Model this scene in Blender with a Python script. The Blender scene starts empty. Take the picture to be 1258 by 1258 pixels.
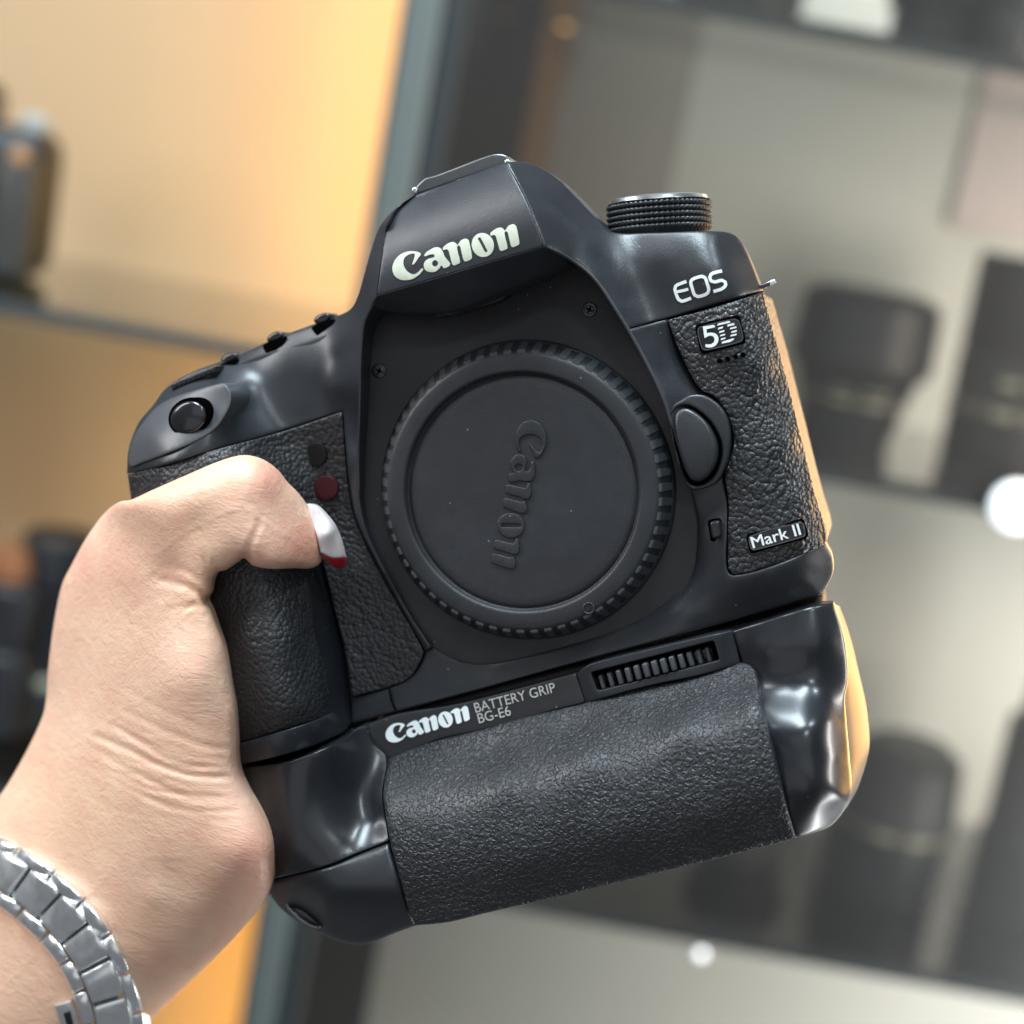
import bpy, bmesh, math, random
import numpy as np
from mathutils import Vector, Matrix
from mathutils.geometry import delaunay_2d_cdt
random.seed(7); np.random.seed(7)
SC = bpy.context.scene
COL = SC.collection
R = math.radians

# ------------------------------------------------------------------ camera
PITCH, ROLL = R(12), R(10.5)
FPX, DIST = 2057.0, 0.36
C0 = np.array([0, 0, 1.5])
F = np.array([0, math.cos(PITCH), -math.sin(PITCH)])
U0 = np.array([0, math.sin(PITCH), math.cos(PITCH)])
R0 = np.array([1.0, 0, 0])
RT = math.cos(ROLL)*R0 + math.sin(ROLL)*U0
UP = -math.sin(ROLL)*R0 + math.cos(ROLL)*U0
cam_d = bpy.data.cameras.new('camera')
cam = bpy.data.objects.new('camera', cam_d); COL.objects.link(cam)
m = Matrix.Identity(4)
for i in range(3):
    m[i][0], m[i][1], m[i][2], m[i][3] = RT[i], UP[i], -F[i], C0[i]
cam.matrix_world = m
cam_d.sensor_width = 36; cam_d.lens = FPX/1258*36
cam_d.clip_start = 0.01; cam_d.clip_end = 50
cam_d.dof.use_dof = True; cam_d.dof.focus_distance = 0.348; cam_d.dof.aperture_fstop = 8.2
SC.camera = cam

# ------------------------------------------------------------------ world and lamps
W = bpy.data.worlds.new('World'); SC.world = W; W.use_nodes = True
bg = W.node_tree.nodes['Background']
bg.inputs[0].default_value = (0.80, 0.86, 0.92, 1); bg.inputs[1].default_value = 0.20
SC.view_settings.view_transform = 'Standard'; SC.view_settings.look = 'None'
SC.view_settings.exposure = 0.0; SC.view_settings.gamma = 1

def lamp(name, pos, target, sx, sy, power, col):
    d = bpy.data.lights.new(name, 'AREA'); d.shape = 'RECTANGLE'; d.size = sx; d.size_y = sy
    d.energy = power; d.color = col
    o = bpy.data.objects.new(name, d); COL.objects.link(o)
    o.location = pos
    o.rotation_euler = (Vector(target)-Vector(pos)).to_track_quat('-Z', 'Y').to_euler()
    return o
def rel(r, u, b):            # metres to the right, up and back toward the viewer of the held camera
    return C0 + DIST*F + RT*r + UP*u - F*b
TG = rel(0, 0, 0)
lamp('ceiling_lamp', rel(-0.10, 1.45, 0.40), TG, 1.0, 0.40, 48, (0.76, 0.91, 1.0))
lamp('ceiling_lamp', rel(0.62, 1.10, 0.55), TG, 0.15, 0.15, 6, (0.80, 0.95, 1.0))
lamp('ceiling_lamp', rel(-0.95, 0.75, 0.30), TG, 0.35, 0.9, 13, (0.96, 0.97, 1.0))
lamp('ceiling_lamp', rel(0.45, 0.95, 1.5), TG, 0.2, 0.2, 6, (0.84, 0.96, 1.0))
lamp('shop_window_glow', rel(0.1, 0.35, 1.9), TG, 2.2, 1.0, 4.2, (0.98, 0.98, 0.97))  # unseen soft fill behind the viewer, added for gradient reflections
lamp('shop_window_glow', rel(-0.5, -0.55, 1.2), rel(-0.06, -0.08, 0), 1.2, 0.8, 1.6, (0.97, 0.98, 1.0))  # low fill added to brighten the bracelet and the hand's underside
lamp('warm_shop_lamp', rel(0.60, 0.05, -0.62), rel(0.09, -0.03, -0.03), 0.35, 0.55, 6, (1.0, 0.53, 0.16))
lamp('cabinet_lamp', (1.10, 0.62, 1.65), (0.75, 1.42, 1.40), 0.6, 0.5, 29, (1.0, 0.95, 0.89))  # fill added in front of the cabinet to brighten the right bay
lamp('cabinet_lamp', (1.10, 0.62, 0.75), (0.70, 1.42, 0.95), 0.6, 0.5, 22, (0.97, 0.99, 1.0))  # second added fill, lifts the lower right panel
lamp('cabinet_lamp', (-0.85, 0.25, 1.75), (-0.45, 1.42, 1.4), 0.5, 0.5, 1.5, (1.0, 0.88, 0.74))  # fill added on the viewer side for the wood bay

# ------------------------------------------------------------------ pixel-to-place helpers (traced outlines get their own depth)
S = DIST/FPX
NB = -0.22*RT - 0.08*UP - F; NB /= np.linalg.norm(NB)     # the way the camera body faces
def ray(x, y): return np.outer(np.atleast_1d(x)-629.0, RT)/FPX + np.outer(629.0-np.atleast_1d(y), UP)/FPX + F
OB = C0 + DIST*ray(640, 600)[0]
def P(x, y, w):
    d = ray(np.asarray(x, float), np.asarray(y, float)); w = np.atleast_1d(np.asarray(w, float))
    t = (w*S - (C0-OB)@NB)/(d@NB)
    return C0 + d*t[:, None]
def P1(x, y, w): return P([x], [y], [w])[0]
def BGp(x, y, Y):
    d = ray(x, y)[0]; return C0 + d*(Y/d[1])

# ------------------------------------------------------------------ materials
def mat(name, col, rough=0.5, metal=0.0, spec=0.5, bump=None, coat=0.0, emit=None, dust=0.0, colvar=None, alpha=None):
    M = bpy.data.materials.new(name); M.use_nodes = True
    nt = M.node_tree; b = nt.nodes['Principled BSDF']
    b.inputs['Base Color'].default_value = (*col, 1); b.inputs['Roughness'].default_value = rough
    b.inputs['Metallic'].default_value = metal; b.inputs['Specular IOR Level'].default_value = spec
    b.inputs['Coat Weight'].default_value = coat; b.inputs['Coat Roughness'].default_value = 0.12
    tc = nt.nodes.new('ShaderNodeTexCoord')
    if emit:
        b.inputs['Emission Color'].default_value = (*emit[0], 1); b.inputs['Emission Strength'].default_value = emit[1]
    if colvar:      # (scale, amount) mottled colour and roughness
        n = nt.nodes.new('ShaderNodeTexNoise'); n.inputs['Scale'].default_value = colvar[0]; n.inputs['Detail'].default_value = 5
        nt.links.new(tc.outputs['Object'], n.inputs['Vector'])
        mx = nt.nodes.new('ShaderNodeMix'); mx.data_type = 'RGBA'
        a = colvar[1]
        mx.inputs['A'].default_value = (*[c*(1-a) for c in col], 1); mx.inputs['B'].default_value = (*[min(1, c*(1+a)) for c in col], 1)
        nt.links.new(n.outputs['Fac'], mx.inputs['Factor']); nt.links.new(mx.outputs['Result'], b.inputs['Base Color'])
        mr = nt.nodes.new('ShaderNodeMapRange'); mr.inputs['To Min'].default_value = max(0.03, rough-0.10); mr.inputs['To Max'].default_value = rough+0.10
        nt.links.new(n.outputs['Fac'], mr.inputs['Value']); nt.links.new(mr.outputs['Result'], b.inputs['Roughness'])
    if dust:
        vo = nt.nodes.new('ShaderNodeTexVoronoi'); vo.inputs['Scale'].default_value = 190
        nt.links.new(tc.outputs['Object'], vo.inputs['Vector'])
        lt = nt.nodes.new('ShaderNodeMath'); lt.operation = 'LESS_THAN'; lt.inputs[1].default_value = 0.022+dust*0.012
        nt.links.new(vo.outputs['Distance'], lt.inputs[0])
        sc = nt.nodes.new('ShaderNodeTexNoise'); sc.inputs['Scale'].default_value = 24; sc.inputs['Detail'].default_value = 8; sc.inputs['Roughness'].default_value = 0.7
        nt.links.new(tc.outputs['Object'], sc.inputs['Vector'])
        sr = nt.nodes.new('ShaderNodeMapRange'); sr.inputs['From Min'].default_value = 0.52; sr.inputs['From Max'].default_value = 0.78; sr.inputs['To Max'].default_value = 0.05*dust
        nt.links.new(sc.outputs['Fac'], sr.inputs['Value'])
        am = nt.nodes.new('ShaderNodeMath'); am.operation = 'MULTIPLY_ADD'; am.inputs[1].default_value = 0.45
        nt.links.new(lt.outputs[0], am.inputs[0]); nt.links.new(sr.outputs['Result'], am.inputs[2])
        dm = nt.nodes.new('ShaderNodeMix'); dm.data_type = 'RGBA'; dm.inputs['B'].default_value = (0.35, 0.36, 0.38, 1); dm.inputs['A'].default_value = (*col, 1)
        src = b.inputs['Base Color'].links[0].from_socket if b.inputs['Base Color'].links else None
        if src: nt.links.new(src, dm.inputs['A'])
        nt.links.new(am.outputs[0], dm.inputs['Factor']); nt.links.new(dm.outputs['Result'], b.inputs['Base Color'])
    if bump:
        kind, scale, dist = bump
        h = None
        if kind == 'grain':
            n = nt.nodes.new('ShaderNodeTexNoise'); n.inputs['Scale'].default_value = scale; n.inputs['Detail'].default_value = 3
            nt.links.new(tc.outputs['Object'], n.inputs['Vector']); h = n.outputs['Fac']
        elif kind == 'leather':
            nz = nt.nodes.new('ShaderNodeTexNoise'); nz.inputs['Scale'].default_value = scale*0.6; nz.inputs['Detail'].default_value = 1
            nt.links.new(tc.outputs['Object'], nz.inputs['Vector'])
            ad = nt.nodes.new('ShaderNodeVectorMath'); ad.operation = 'MULTIPLY_ADD'
            ad.inputs[1].default_value = (0.55/scale,)*3
            nt.links.new(nz.outputs['Color'], ad.inputs[0]); nt.links.new(tc.outputs['Object'], ad.inputs[2])
            v = nt.nodes.new('ShaderNodeTexVoronoi'); v.feature = 'SMOOTH_F1'; v.inputs['Scale'].default_value = scale
            v.inputs['Smoothness'].default_value = 0.25
            nt.links.new(ad.outputs[0], v.inputs['Vector'])
            pw = nt.nodes.new('ShaderNodeMath'); pw.operation = 'POWER'; pw.inputs[1].default_value = 1.8
            nt.links.new(v.outputs['Distance'], pw.inputs[0])
            n2 = nt.nodes.new('ShaderNodeTexNoise'); n2.inputs['Scale'].default_value = scale*0.4; n2.inputs['Detail'].default_value = 3
            nt.links.new(tc.outputs['Object'], n2.inputs['Vector'])
            mm = nt.nodes.new('ShaderNodeMath'); mm.operation = 'MULTIPLY_ADD'; mm.inputs[1].default_value = -1.6
            nt.links.new(pw.outputs[0], mm.inputs[0]); nt.links.new(n2.outputs['Fac'], mm.inputs[2]); h = mm.outputs[0]
        elif kind == 'rubber':
            nz = nt.nodes.new('ShaderNodeTexNoise'); nz.inputs['Scale'].default_value = scale; nz.inputs['Detail'].default_value = 1.0; nz.inputs['Distortion'].default_value = 0.7
            nt.links.new(tc.outputs['Object'], nz.inputs['Vector'])
            mr = nt.nodes.new('ShaderNodeMapRange'); mr.interpolation_type = 'SMOOTHSTEP'; mr.inputs['From Min'].default_value = 0.38; mr.inputs['From Max'].default_value = 0.60
            nt.links.new(nz.outputs['Fac'], mr.inputs['Value']); h = mr.outputs['Result']
        bp = nt.nodes.new('ShaderNodeBump'); bp.inputs['Strength'].default_value = 1; bp.inputs['Distance'].default_value = dist
        nt.links.new(h, bp.inputs['Height']); nt.links.new(bp.outputs['Normal'], b.inputs['Normal'])
    return M

K = {}
K['shell'] = mat('painted_magnesium', (0.017, 0.019, 0.023), 0.36, dust=1.0, colvar=(160, 0.12), bump=('grain', 2600, 0.00004))
K['matte'] = mat('matte_black_plastic', (0.013, 0.013, 0.015), 0.52, dust=1.0, colvar=(200, 0.15), bump=('grain', 4200, 0.00006))
K['dark'] = mat('dark_inner_plastic', (0.009, 0.009, 0.010), 0.6, bump=('grain', 3000, 0.00003))
K['cap'] = mat('cap_plastic', (0.016, 0.017, 0.021), 0.46, dust=1.0, colvar=(220, 0.12), bump=('grain', 4200, 0.00007))
K['capteeth'] = mat('cap_edge_plastic', (0.045, 0.052, 0.056), 0.36, bump=('grain', 2500, 0.00005))
K['leather'] = mat('leatherette', (0.018, 0.019, 0.021), 0.36, bump=('leather', 1050, 0.00027), colvar=(300, 0.2))
K['leather_worn'] = mat('worn_leatherette', (0.016, 0.016, 0.018), 0.48, bump=('leather', 1050, 0.00020), colvar=(260, 0.2))
K['rubber'] = mat('grip_rubber', (0.020, 0.021, 0.024), 0.42, bump=('rubber', 1120, 0.00021), colvar=(180, 0.15))
K['gloss'] = mat('polished_plastic', (0.010, 0.011, 0.014), 0.29, coat=0.08, dust=0.6, colvar=(90, 0.1), bump=('grain', 500, 0.000012))
K['satin'] = mat('satin_plastic', (0.015, 0.017, 0.021), 0.36, dust=1.0, colvar=(90, 0.1), bump=('grain', 1800, 0.00002))
K['side'] = mat('side_plastic', (0.018, 0.019, 0.022), 0.42)
K['plate'] = mat('satin_grey_plate', (0.050, 0.052, 0.058), 0.36, bump=('grain', 2600, 0.00003))
K['button'] = mat('button_black', (0.010, 0.010, 0.012), 0.22, coat=0.25)
K['blackhole'] = mat('black_recess', (0.0015, 0.0015, 0.0015), 0.9, spec=0.0)
K['sensor'] = mat('dark_sensor_window', (0.006, 0.005, 0.005), 0.5, spec=0.2)
K['redlamp'] = mat('dark_red_window', (0.040, 0.004, 0.008), 0.4, spec=0.25)
K['chrome'] = mat('brushed_chrome', (0.60, 0.62, 0.64), 0.28, metal=1)
K['steel'] = mat('brushed_steel', (0.90, 0.91, 0.93), 0.31, metal=1, bump=('grain', 2600, 0.00003), colvar=(400, 0.1))
K['shoe'] = mat('accessory_shoe_metal', (0.15, 0.16, 0.17), 0.3, metal=0.9)
K['logo'] = mat('logo_cream', (0.50, 0.52, 0.42), 0.4, colvar=(900, 0.12))
K['white'] = mat('print_white', (0.80, 0.84, 0.85), 0.45)
K['grey'] = mat('print_grey', (0.45, 0.45, 0.43), 0.5)
K['nail'] = mat('white_nail_varnish', (0.64, 0.56, 0.555), 0.16, coat=0.4)
K['nailred'] = mat('dark_red_nail_varnish', (0.17, 0.006, 0.010), 0.12, coat=0.6)

def skin_mat():
    M = bpy.data.materials.new('skin'); M.use_nodes = True
    nt = M.node_tree; b = nt.nodes['Principled BSDF']; L = nt.links.new
    tc = nt.nodes.new('ShaderNodeTexCoord')
    at = nt.nodes.new('ShaderNodeVertexColor'); at.layer_name = 'tint'
    n = nt.nodes.new('ShaderNodeTexNoise'); n.inputs['Scale'].default_value = 55; n.inputs['Detail'].default_value = 6
    L(tc.outputs['Object'], n.inputs['Vector'])
    hs = nt.nodes.new('ShaderNodeMix'); hs.data_type = 'RGBA'; hs.blend_type = 'MULTIPLY'; hs.inputs['Factor'].default_value = 1
    cr = nt.nodes.new('ShaderNodeValToRGB')
    cr.color_ramp.elements[0].position = 0.3; cr.color_ramp.elements[0].color = (0.86, 0.80, 0.78, 1)
    cr.color_ramp.elements[1].position = 0.7; cr.color_ramp.elements[1].color = (1, 1, 1, 1)
    L(n.outputs['Fac'], cr.inputs['Fac']); L(at.outputs['Color'], hs.inputs['A']); L(cr.outputs['Color'], hs.inputs['B'])
    L(hs.outputs['Result'], b.inputs['Base Color'])
    n3 = nt.nodes.new('ShaderNodeTexNoise'); n3.inputs['Scale'].default_value = 120; n3.inputs['Detail'].default_value = 4
    L(tc.outputs['Object'], n3.inputs['Vector'])
    r3 = nt.nodes.new('ShaderNodeMapRange'); r3.inputs['From Min'].default_value = 0.42; r3.inputs['From Max'].default_value = 0.75; r3.inputs['To Max'].default_value = 0.35
    L(n3.outputs['Fac'], r3.inputs['Value'])
    pk = nt.nodes.new('ShaderNodeMix'); pk.data_type = 'RGBA'; pk.inputs['B'].default_value = (0.62, 0.30, 0.22, 1)
    L(r3.outputs['Result'], pk.inputs['Factor']); L(hs.outputs['Result'], pk.inputs['A']); L(pk.outputs['Result'], b.inputs['Base Color'])
    b.inputs['Roughness'].default_value = 0.44
    b.inputs['Subsurface Weight'].default_value = 0.35; b.inputs['Subsurface Radius'].default_value = (1, 0.35, 0.2)
    b.inputs['Subsurface Scale'].default_value = 0.0035
    # fine skin texture: cells + stretched wrinkles
    v = nt.nodes.new('ShaderNodeTexVoronoi'); v.feature = 'DISTANCE_TO_EDGE'; v.inputs['Scale'].default_value = 1300
    mp = nt.nodes.new('ShaderNodeMapping'); mp.inputs['Rotation'].default_value = (0, R(-38), 0); mp.inputs['Scale'].default_value = (0.30, 1, 1)
    L(tc.outputs['Object'], mp.inputs['Vector']); L(mp.outputs['Vector'], v.inputs['Vector'])
    n2 = nt.nodes.new('ShaderNodeTexNoise'); n2.inputs['Scale'].default_value = 420; n2.inputs['Detail'].default_value = 4; n2.inputs['Distortion'].default_value = 0.8
    L(mp.outputs['Vector'], n2.inputs['Vector'])
    ma = nt.nodes.new('ShaderNodeMath'); ma.operation = 'MULTIPLY_ADD'; ma.inputs[1].default_value = 0.35
    L(v.outputs['Distance'], ma.inputs[0]); L(n2.outputs['Fac'], ma.inputs[2])
    bp = nt.nodes.new('ShaderNodeBump'); bp.inputs['Distance'].default_value = 0.00028; bp.inputs['Strength'].default_value = 0.8
    L(ma.outputs[0], bp.inputs['Height']); L(bp.outputs['Normal'], b.inputs['Normal'])
    return M
K['skin'] = skin_mat()

def glass_mat(name, col, gl, rough=0.12):
    M = bpy.data.materials.new(name); M.use_nodes = True; nt = M.node_tree; L = nt.links.new
    out = nt.nodes['Material Output']; nt.nodes.remove(nt.nodes['Principled BSDF'])
    t = nt.nodes.new('ShaderNodeBsdfTransparent'); t.inputs[0].default_value = (*col, 1)
    g = nt.nodes.new('ShaderNodeBsdfGlossy'); g.inputs['Roughness'].default_value = rough
    fr = nt.nodes.new('ShaderNodeFresnel'); fr.inputs[0].default_value = 1.45
    mu = nt.nodes.new('ShaderNodeMath'); mu.operation = 'MULTIPLY'; mu.inputs[1].default_value = gl
    L(fr.outputs[0], mu.inputs[0])
    mx = nt.nodes.new('ShaderNodeMixShader'); L(mu.outputs[0], mx.inputs[0]); L(t.outputs[0], mx.inputs[1]); L(g.outputs[0], mx.inputs[2])
    L(mx.outputs[0], out.inputs['Surface']); return M

# ------------------------------------------------------------------ object helpers
BASE = {}
def thing(name, label, cat, loc, group=None):
    o = bpy.data.objects.new(name, None); COL.objects.link(o); o.location = Vector(loc)
    o.empty_display_size = 0.01
    o['label'] = label; o['category'] = cat
    if group: o['group'] = group
    BASE[o.name] = np.array(loc, float); return o
def link_mesh(name, me, parent, label=None):
    o = bpy.data.objects.new(name, me); COL.objects.link(o)
    if parent: o.parent = parent; BASE[o.name] = BASE[parent.name]
    else: BASE[o.name] = np.zeros(3)
    if label: o['label'] = label
    return o
def mk(name, verts, faces, material, parent=None, sharp=40, label=None):
    base = BASE[parent.name] if parent else np.zeros(3)
    me = bpy.data.meshes.new(name)
    me.from_pydata([tuple(np.asarray(v, float)-base) for v in verts], [], [tuple(f) for f in faces])
    me.materials.append(material)
    me.shade_smooth(); me.set_sharp_from_angle(angle=R(sharp))
    me.update()
    return link_mesh(name, me, parent, label)

def smooth(pts, seg=4.0, closed=True):
    """Catmull-Rom through points; a third element 1 marks a corner."""
    n = len(pts); out = []
    P_ = [np.array(p[:2], float) for p in pts]; c = [len(p) > 2 for p in pts]
    for i in range(n if closed else n-1):
        a, b = P_[i], P_[(i+1) % n]
        pa = P_[(i-1) % n] if (closed or i > 0) else a
        pb = P_[(i+2) % n] if (closed or i+2 < n) else b
        if c[i]: pa = a*2-b if not c[(i+1) % n] else a-(b-a)
        if c[(i+1) % n]: pb = b+(b-a)
        L = np.linalg.norm(b-a); k = max(1, int(round(L/seg)))
        la = max(np.linalg.norm(a-pa), 1e-3); lb = max(np.linalg.norm(pb-b), 1e-3)
        ta = (b-pa)/(la+L)*L; tb = (pb-a)/(lb+L)*L
        if c[i]: ta = b-a
        if c[(i+1) % n]: tb = b-a
        for j in range(k):
            t = j/k; t2, t3 = t*t, t*t*t
            out.append((2*t3-3*t2+1)*a+(t3-2*t2+t)*ta+(-2*t3+3*t2)*b+(t3-t2)*tb)
    if not closed: out.append(P_[-1])
    return np.array(out)

def seg_dist(p, a, b):
    d = b-a; L2 = (d**2).sum(1)+1e-12
    out = np.empty(len(p))
    for s in range(0, len(p), 4000):
        q = p[s:s+4000, None]-a[None]
        t = np.clip((q*d[None]).sum(2)/L2, 0, 1)
        out[s:s+4000] = np.sqrt(((q-t[..., None]*d[None])**2).sum(2)).min(1)
    return out
def inside(p, poly):
    a = poly; b = np.roll(poly, -1, 0); r = np.zeros(len(p), bool)
    for s in range(0, len(p), 4000):
        x, y = p[s:s+4000, 0][:, None], p[s:s+4000, 1][:, None]
        c = ((a[None, :, 1] > y) != (b[None, :, 1] > y))
        with np.errstate(divide='ignore', invalid='ignore'):
            xi = (b[:, 0]-a[:, 0])[None]*(y-a[None, :, 1])/(b[:, 1]-a[:, 1])[None]+a[None, :, 0]
        r[s:s+4000] = ((c & (x < xi)).sum(1) % 2) == 1
    return r
def sdf(p, loops):
    d = np.full(len(p), 1e9); ins = np.zeros(len(p), bool)
    for l in loops:
        d = np.minimum(d, seg_dist(p, l, np.roll(l, -1, 0))); ins ^= inside(p, l)
    return np.where(ins, d, -d)

class TPS:
    def __init__(s, ctrl, reg=0.002):
        c = np.array(ctrl, float); s.p = c[:, :2]/100; n = len(c)
        A = np.zeros((n+3, n+3)); A[:n, :n] = s.k(s.p, s.p)+reg*np.eye(n)
        A[:n, n] = 1; A[:n, n+1:] = s.p; A[n, :n] = 1; A[n+1:, :n] = s.p.T
        s.w = np.linalg.solve(A, np.r_[c[:, 2], 0, 0, 0])
    def k(s, a, b):
        r2 = ((a[:, None]-b[None])**2).sum(2); return r2*np.log(r2+1e-9)*0.5
    def __call__(s, x, y):
        q = np.c_[np.atleast_1d(x), np.atleast_1d(y)]/100
        n = len(s.p); return s.k(q, s.p)@s.w[:n]+s.w[n]+q@s.w[n+1:]
def const(w): return lambda x, y: np.full(len(np.atleast_1d(x)), float(w))

def tri_region(loops, step, rings=()):
    """dense constrained triangulation of a region bounded by loops (pixel units)"""
    allb = np.concatenate(loops); edges = []; k = 0
    for l in loops:
        n = len(l); edges += [(k+i, k+(i+1) % n) for i in range(n)]; k += n
    pts = [allb]
    for off in rings:
        for l in loops:
            t = np.roll(l, -1, 0)-np.roll(l, 1, 0); t /= np.linalg.norm(t, axis=1)[:, None]+1e-9
            nr = np.c_[-t[:, 1], t[:, 0]]
            for sg in (1, -1):
                q = l+nr*off*sg
                d = sdf(q, loops); pts.append(q[np.abs(d-off) < 0.12*off])
    lo, hi = allb.min(0), allb.max(0)
    gx, gy = np.meshgrid(np.arange(lo[0], hi[0], step), np.arange(lo[1], hi[1], step*0.87))
    gx = gx+(np.arange(gx.shape[0]) % 2)[:, None]*step*0.5
    g = np.c_[gx.ravel(), gy.ravel()]
    d = sdf(g, loops); g = g[d > max(step*0.55, (max(rings) if rings else 0)+step*0.45)]
    pts.append(g)
    pts = np.concatenate(pts)
    res = delaunay_2d_cdt([Vector((p[0], -p[1])) for p in pts], edges, [], 0, 1e-4)
    V = np.array([(v[0], -v[1]) for v in res[0]]); T = np.array([f for f in res[2] if len(f) == 3])
    cen = V[T].mean(1); T = T[sdf(cen, loops) > 0]
    used = np.unique(T); mp = -np.ones(len(V), int); mp[used] = np.arange(len(used))
    return V[used], mp[T]

def border(T):
    cnt = {}
    for t in T:
        for i in range(3):
            e = (int(t[i]), int(t[(i+1) % 3])); cnt[e] = 1
    return [e for e in cnt if (e[1], e[0]) not in cnt]

def relief(name, outline, H, material, parent, holes=(), bev=2.0, back=-30, step=5, seg=4, cap=False, sharp=40, label=None, relback=False, rounder=1.0):
    """a moulded piece: traced outline, depth H(x,y), rounded rim, walls going straight back"""
    if isinstance(H, list): H = TPS(H)
    loops = [smooth(outline, seg)]+[smooth(h, seg) for h in holes]
    rings = (bev*0.18, bev*0.5, bev) if bev > 0.9 else ()
    V, T = tri_region(loops, step, rings)
    d = sdf(V, loops); d = np.where(d < 0.05, 0, d)
    w = H(V[:, 0], V[:, 1])
    if bev > 0:
        q = np.clip(d, 0, bev); w = w-rounder*(bev-np.sqrt(np.maximum(bev**2-(bev-q)**2, 0)))
    X = P(V[:, 0], V[:, 1], w)
    verts = list(X); faces = [tuple(t) for t in T]
    be = border(T); ids = sorted({v for e in be for v in e}); k = len(verts)
    mp = {}
    for i in ids:
        bk = w[i]-abs(back) if relback else min(back, w[i]-1)
        mp[i] = len(verts); verts.append(X[i]-NB*S*(w[i]-bk))
    for a, b in be: faces.append((b, a, mp[a], mp[b]))
    if cap:
        nxt = {a: b for a, b in be}; st = be[0][0]; loop = [st]; c = nxt[st]
        while c != st and len(loop) < 9999: loop.append(c); c = nxt[c]
        faces.append([mp[i] for i in loop][::-1])
    o = mk(name, verts, faces, material, parent, sharp, label)
    return o, H

def rect(cs, r=4):
    """rounded quad from 4 corner points"""
    out = []
    cs = [np.array(c, float) for c in cs]
    for i in range(4):
        a, b, c = cs[i-1], cs[i], cs[(i+1) % 4]
        u = (a-b)/np.linalg.norm(a-b); v = (c-b)/np.linalg.norm(c-b)
        for t in (0, 0.33, 0.67, 1):
            p = (1-t)**2*(b+u*r)+2*t*(1-t)*b+t*t*(b+v*r); out.append((p[0], p[1], 1))
    return out
def ell(cx, cy, rx, ry, rot=0, n=24):
    c, s = math.cos(R(rot)), math.sin(R(rot))
    return [(cx+rx*math.cos(a)*c-ry*math.sin(a)*s, cy+rx*math.cos(a)*s+ry*math.sin(a)*c) for a in [2*math.pi*i/n for i in range(n)]]

def frame_box(name, center, ax, ay, az, sx, sy, sz, material, parent, bevel=0.12, label=None):
    """bevelled box with its own axes (metres)"""
    bm = bmesh.new(); bmesh.ops.create_cube(bm, size=1)
    for v in bm.verts: v.co = Vector((v.co.x*sx, v.co.y*sy, v.co.z*sz))
    if bevel > 0: bmesh.ops.bevel(bm, geom=bm.edges[:], offset=bevel*min(sx, sy, sz), segments=3, profile=0.5, affect='EDGES')
    base = BASE[parent.name] if parent else np.zeros(3)
    A = Matrix(((ax[0], ay[0], az[0]), (ax[1], ay[1], az[1]), (ax[2], ay[2], az[2])))
    for v in bm.verts: v.co = A@v.co+Vector(np.asarray(center)-base)
    me = bpy.data.meshes.new(name); bm.to_mesh(me); bm.free(); me.materials.append(material)
    me.shade_smooth(); me.set_sharp_from_angle(angle=R(35))
    return link_mesh(name, me, parent, label)

def lathe(name, origin, axis, prof, material, parent, n=64, label=None, sharp=35, bumpf=None):
    """prof: (radius, height along axis) in metres"""
    axis = np.array(axis, float)/np.linalg.norm(axis)
    a = np.cross(axis, [0.3, 0.2, 0.9]); a /= np.linalg.norm(a); b = np.cross(axis, a)
    verts = []; faces = []
    for i, (r, h) in enumerate(prof):
        for j in range(n):
            t = 2*math.pi*j/n; rr = r+(bumpf(i, j) if bumpf else 0)
            verts.append(origin+axis*h+(a*math.cos(t)+b*math.sin(t))*rr)
    for i in range(len(prof)-1):
        for j in range(n):
            k = (j+1) % n; faces.append((i*n+j, i*n+k, (i+1)*n+k, (i+1)*n+j))
    if prof[-1][0] > 1e-5: faces.append([(len(prof)-1)*n+j for j in range(n)])
    if prof[0][0] > 1e-5: faces.append([j for j in range(n)][::-1])
    return mk(name, verts, faces, material, parent, sharp, label)

# ------------------------------------------------------------------ THE HELD CAMERA
camera = thing('digital_camera', 'large black digital camera body with body cap and battery grip, held up in the hand', 'camera', P1(640, 1120, -100))

# inner block that everything sits on
relief('body_core', [(190, 505, 1), (236, 468), (300, 442), (428, 396), (455, 335), (480, 272), (515, 244), (620, 206), (680, 226), (742, 282), (800, 292), (895, 296), (915, 320), (931, 360), (943, 395), (960, 460), (985, 560), (1008, 668), (1014, 702), (1003, 728, 1), (700, 805), (440, 876), (412, 894), (330, 925), (262, 932, 1), (232, 780), (190, 640), (168, 600)],
       lambda x, y: -16-45*np.clip((np.atleast_1d(x)+0.25*(600-np.atleast_1d(y))-880)/60, 0, 1), K['dark'], camera, bev=3, back=-215, step=22, seg=10, cap=True)

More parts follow.
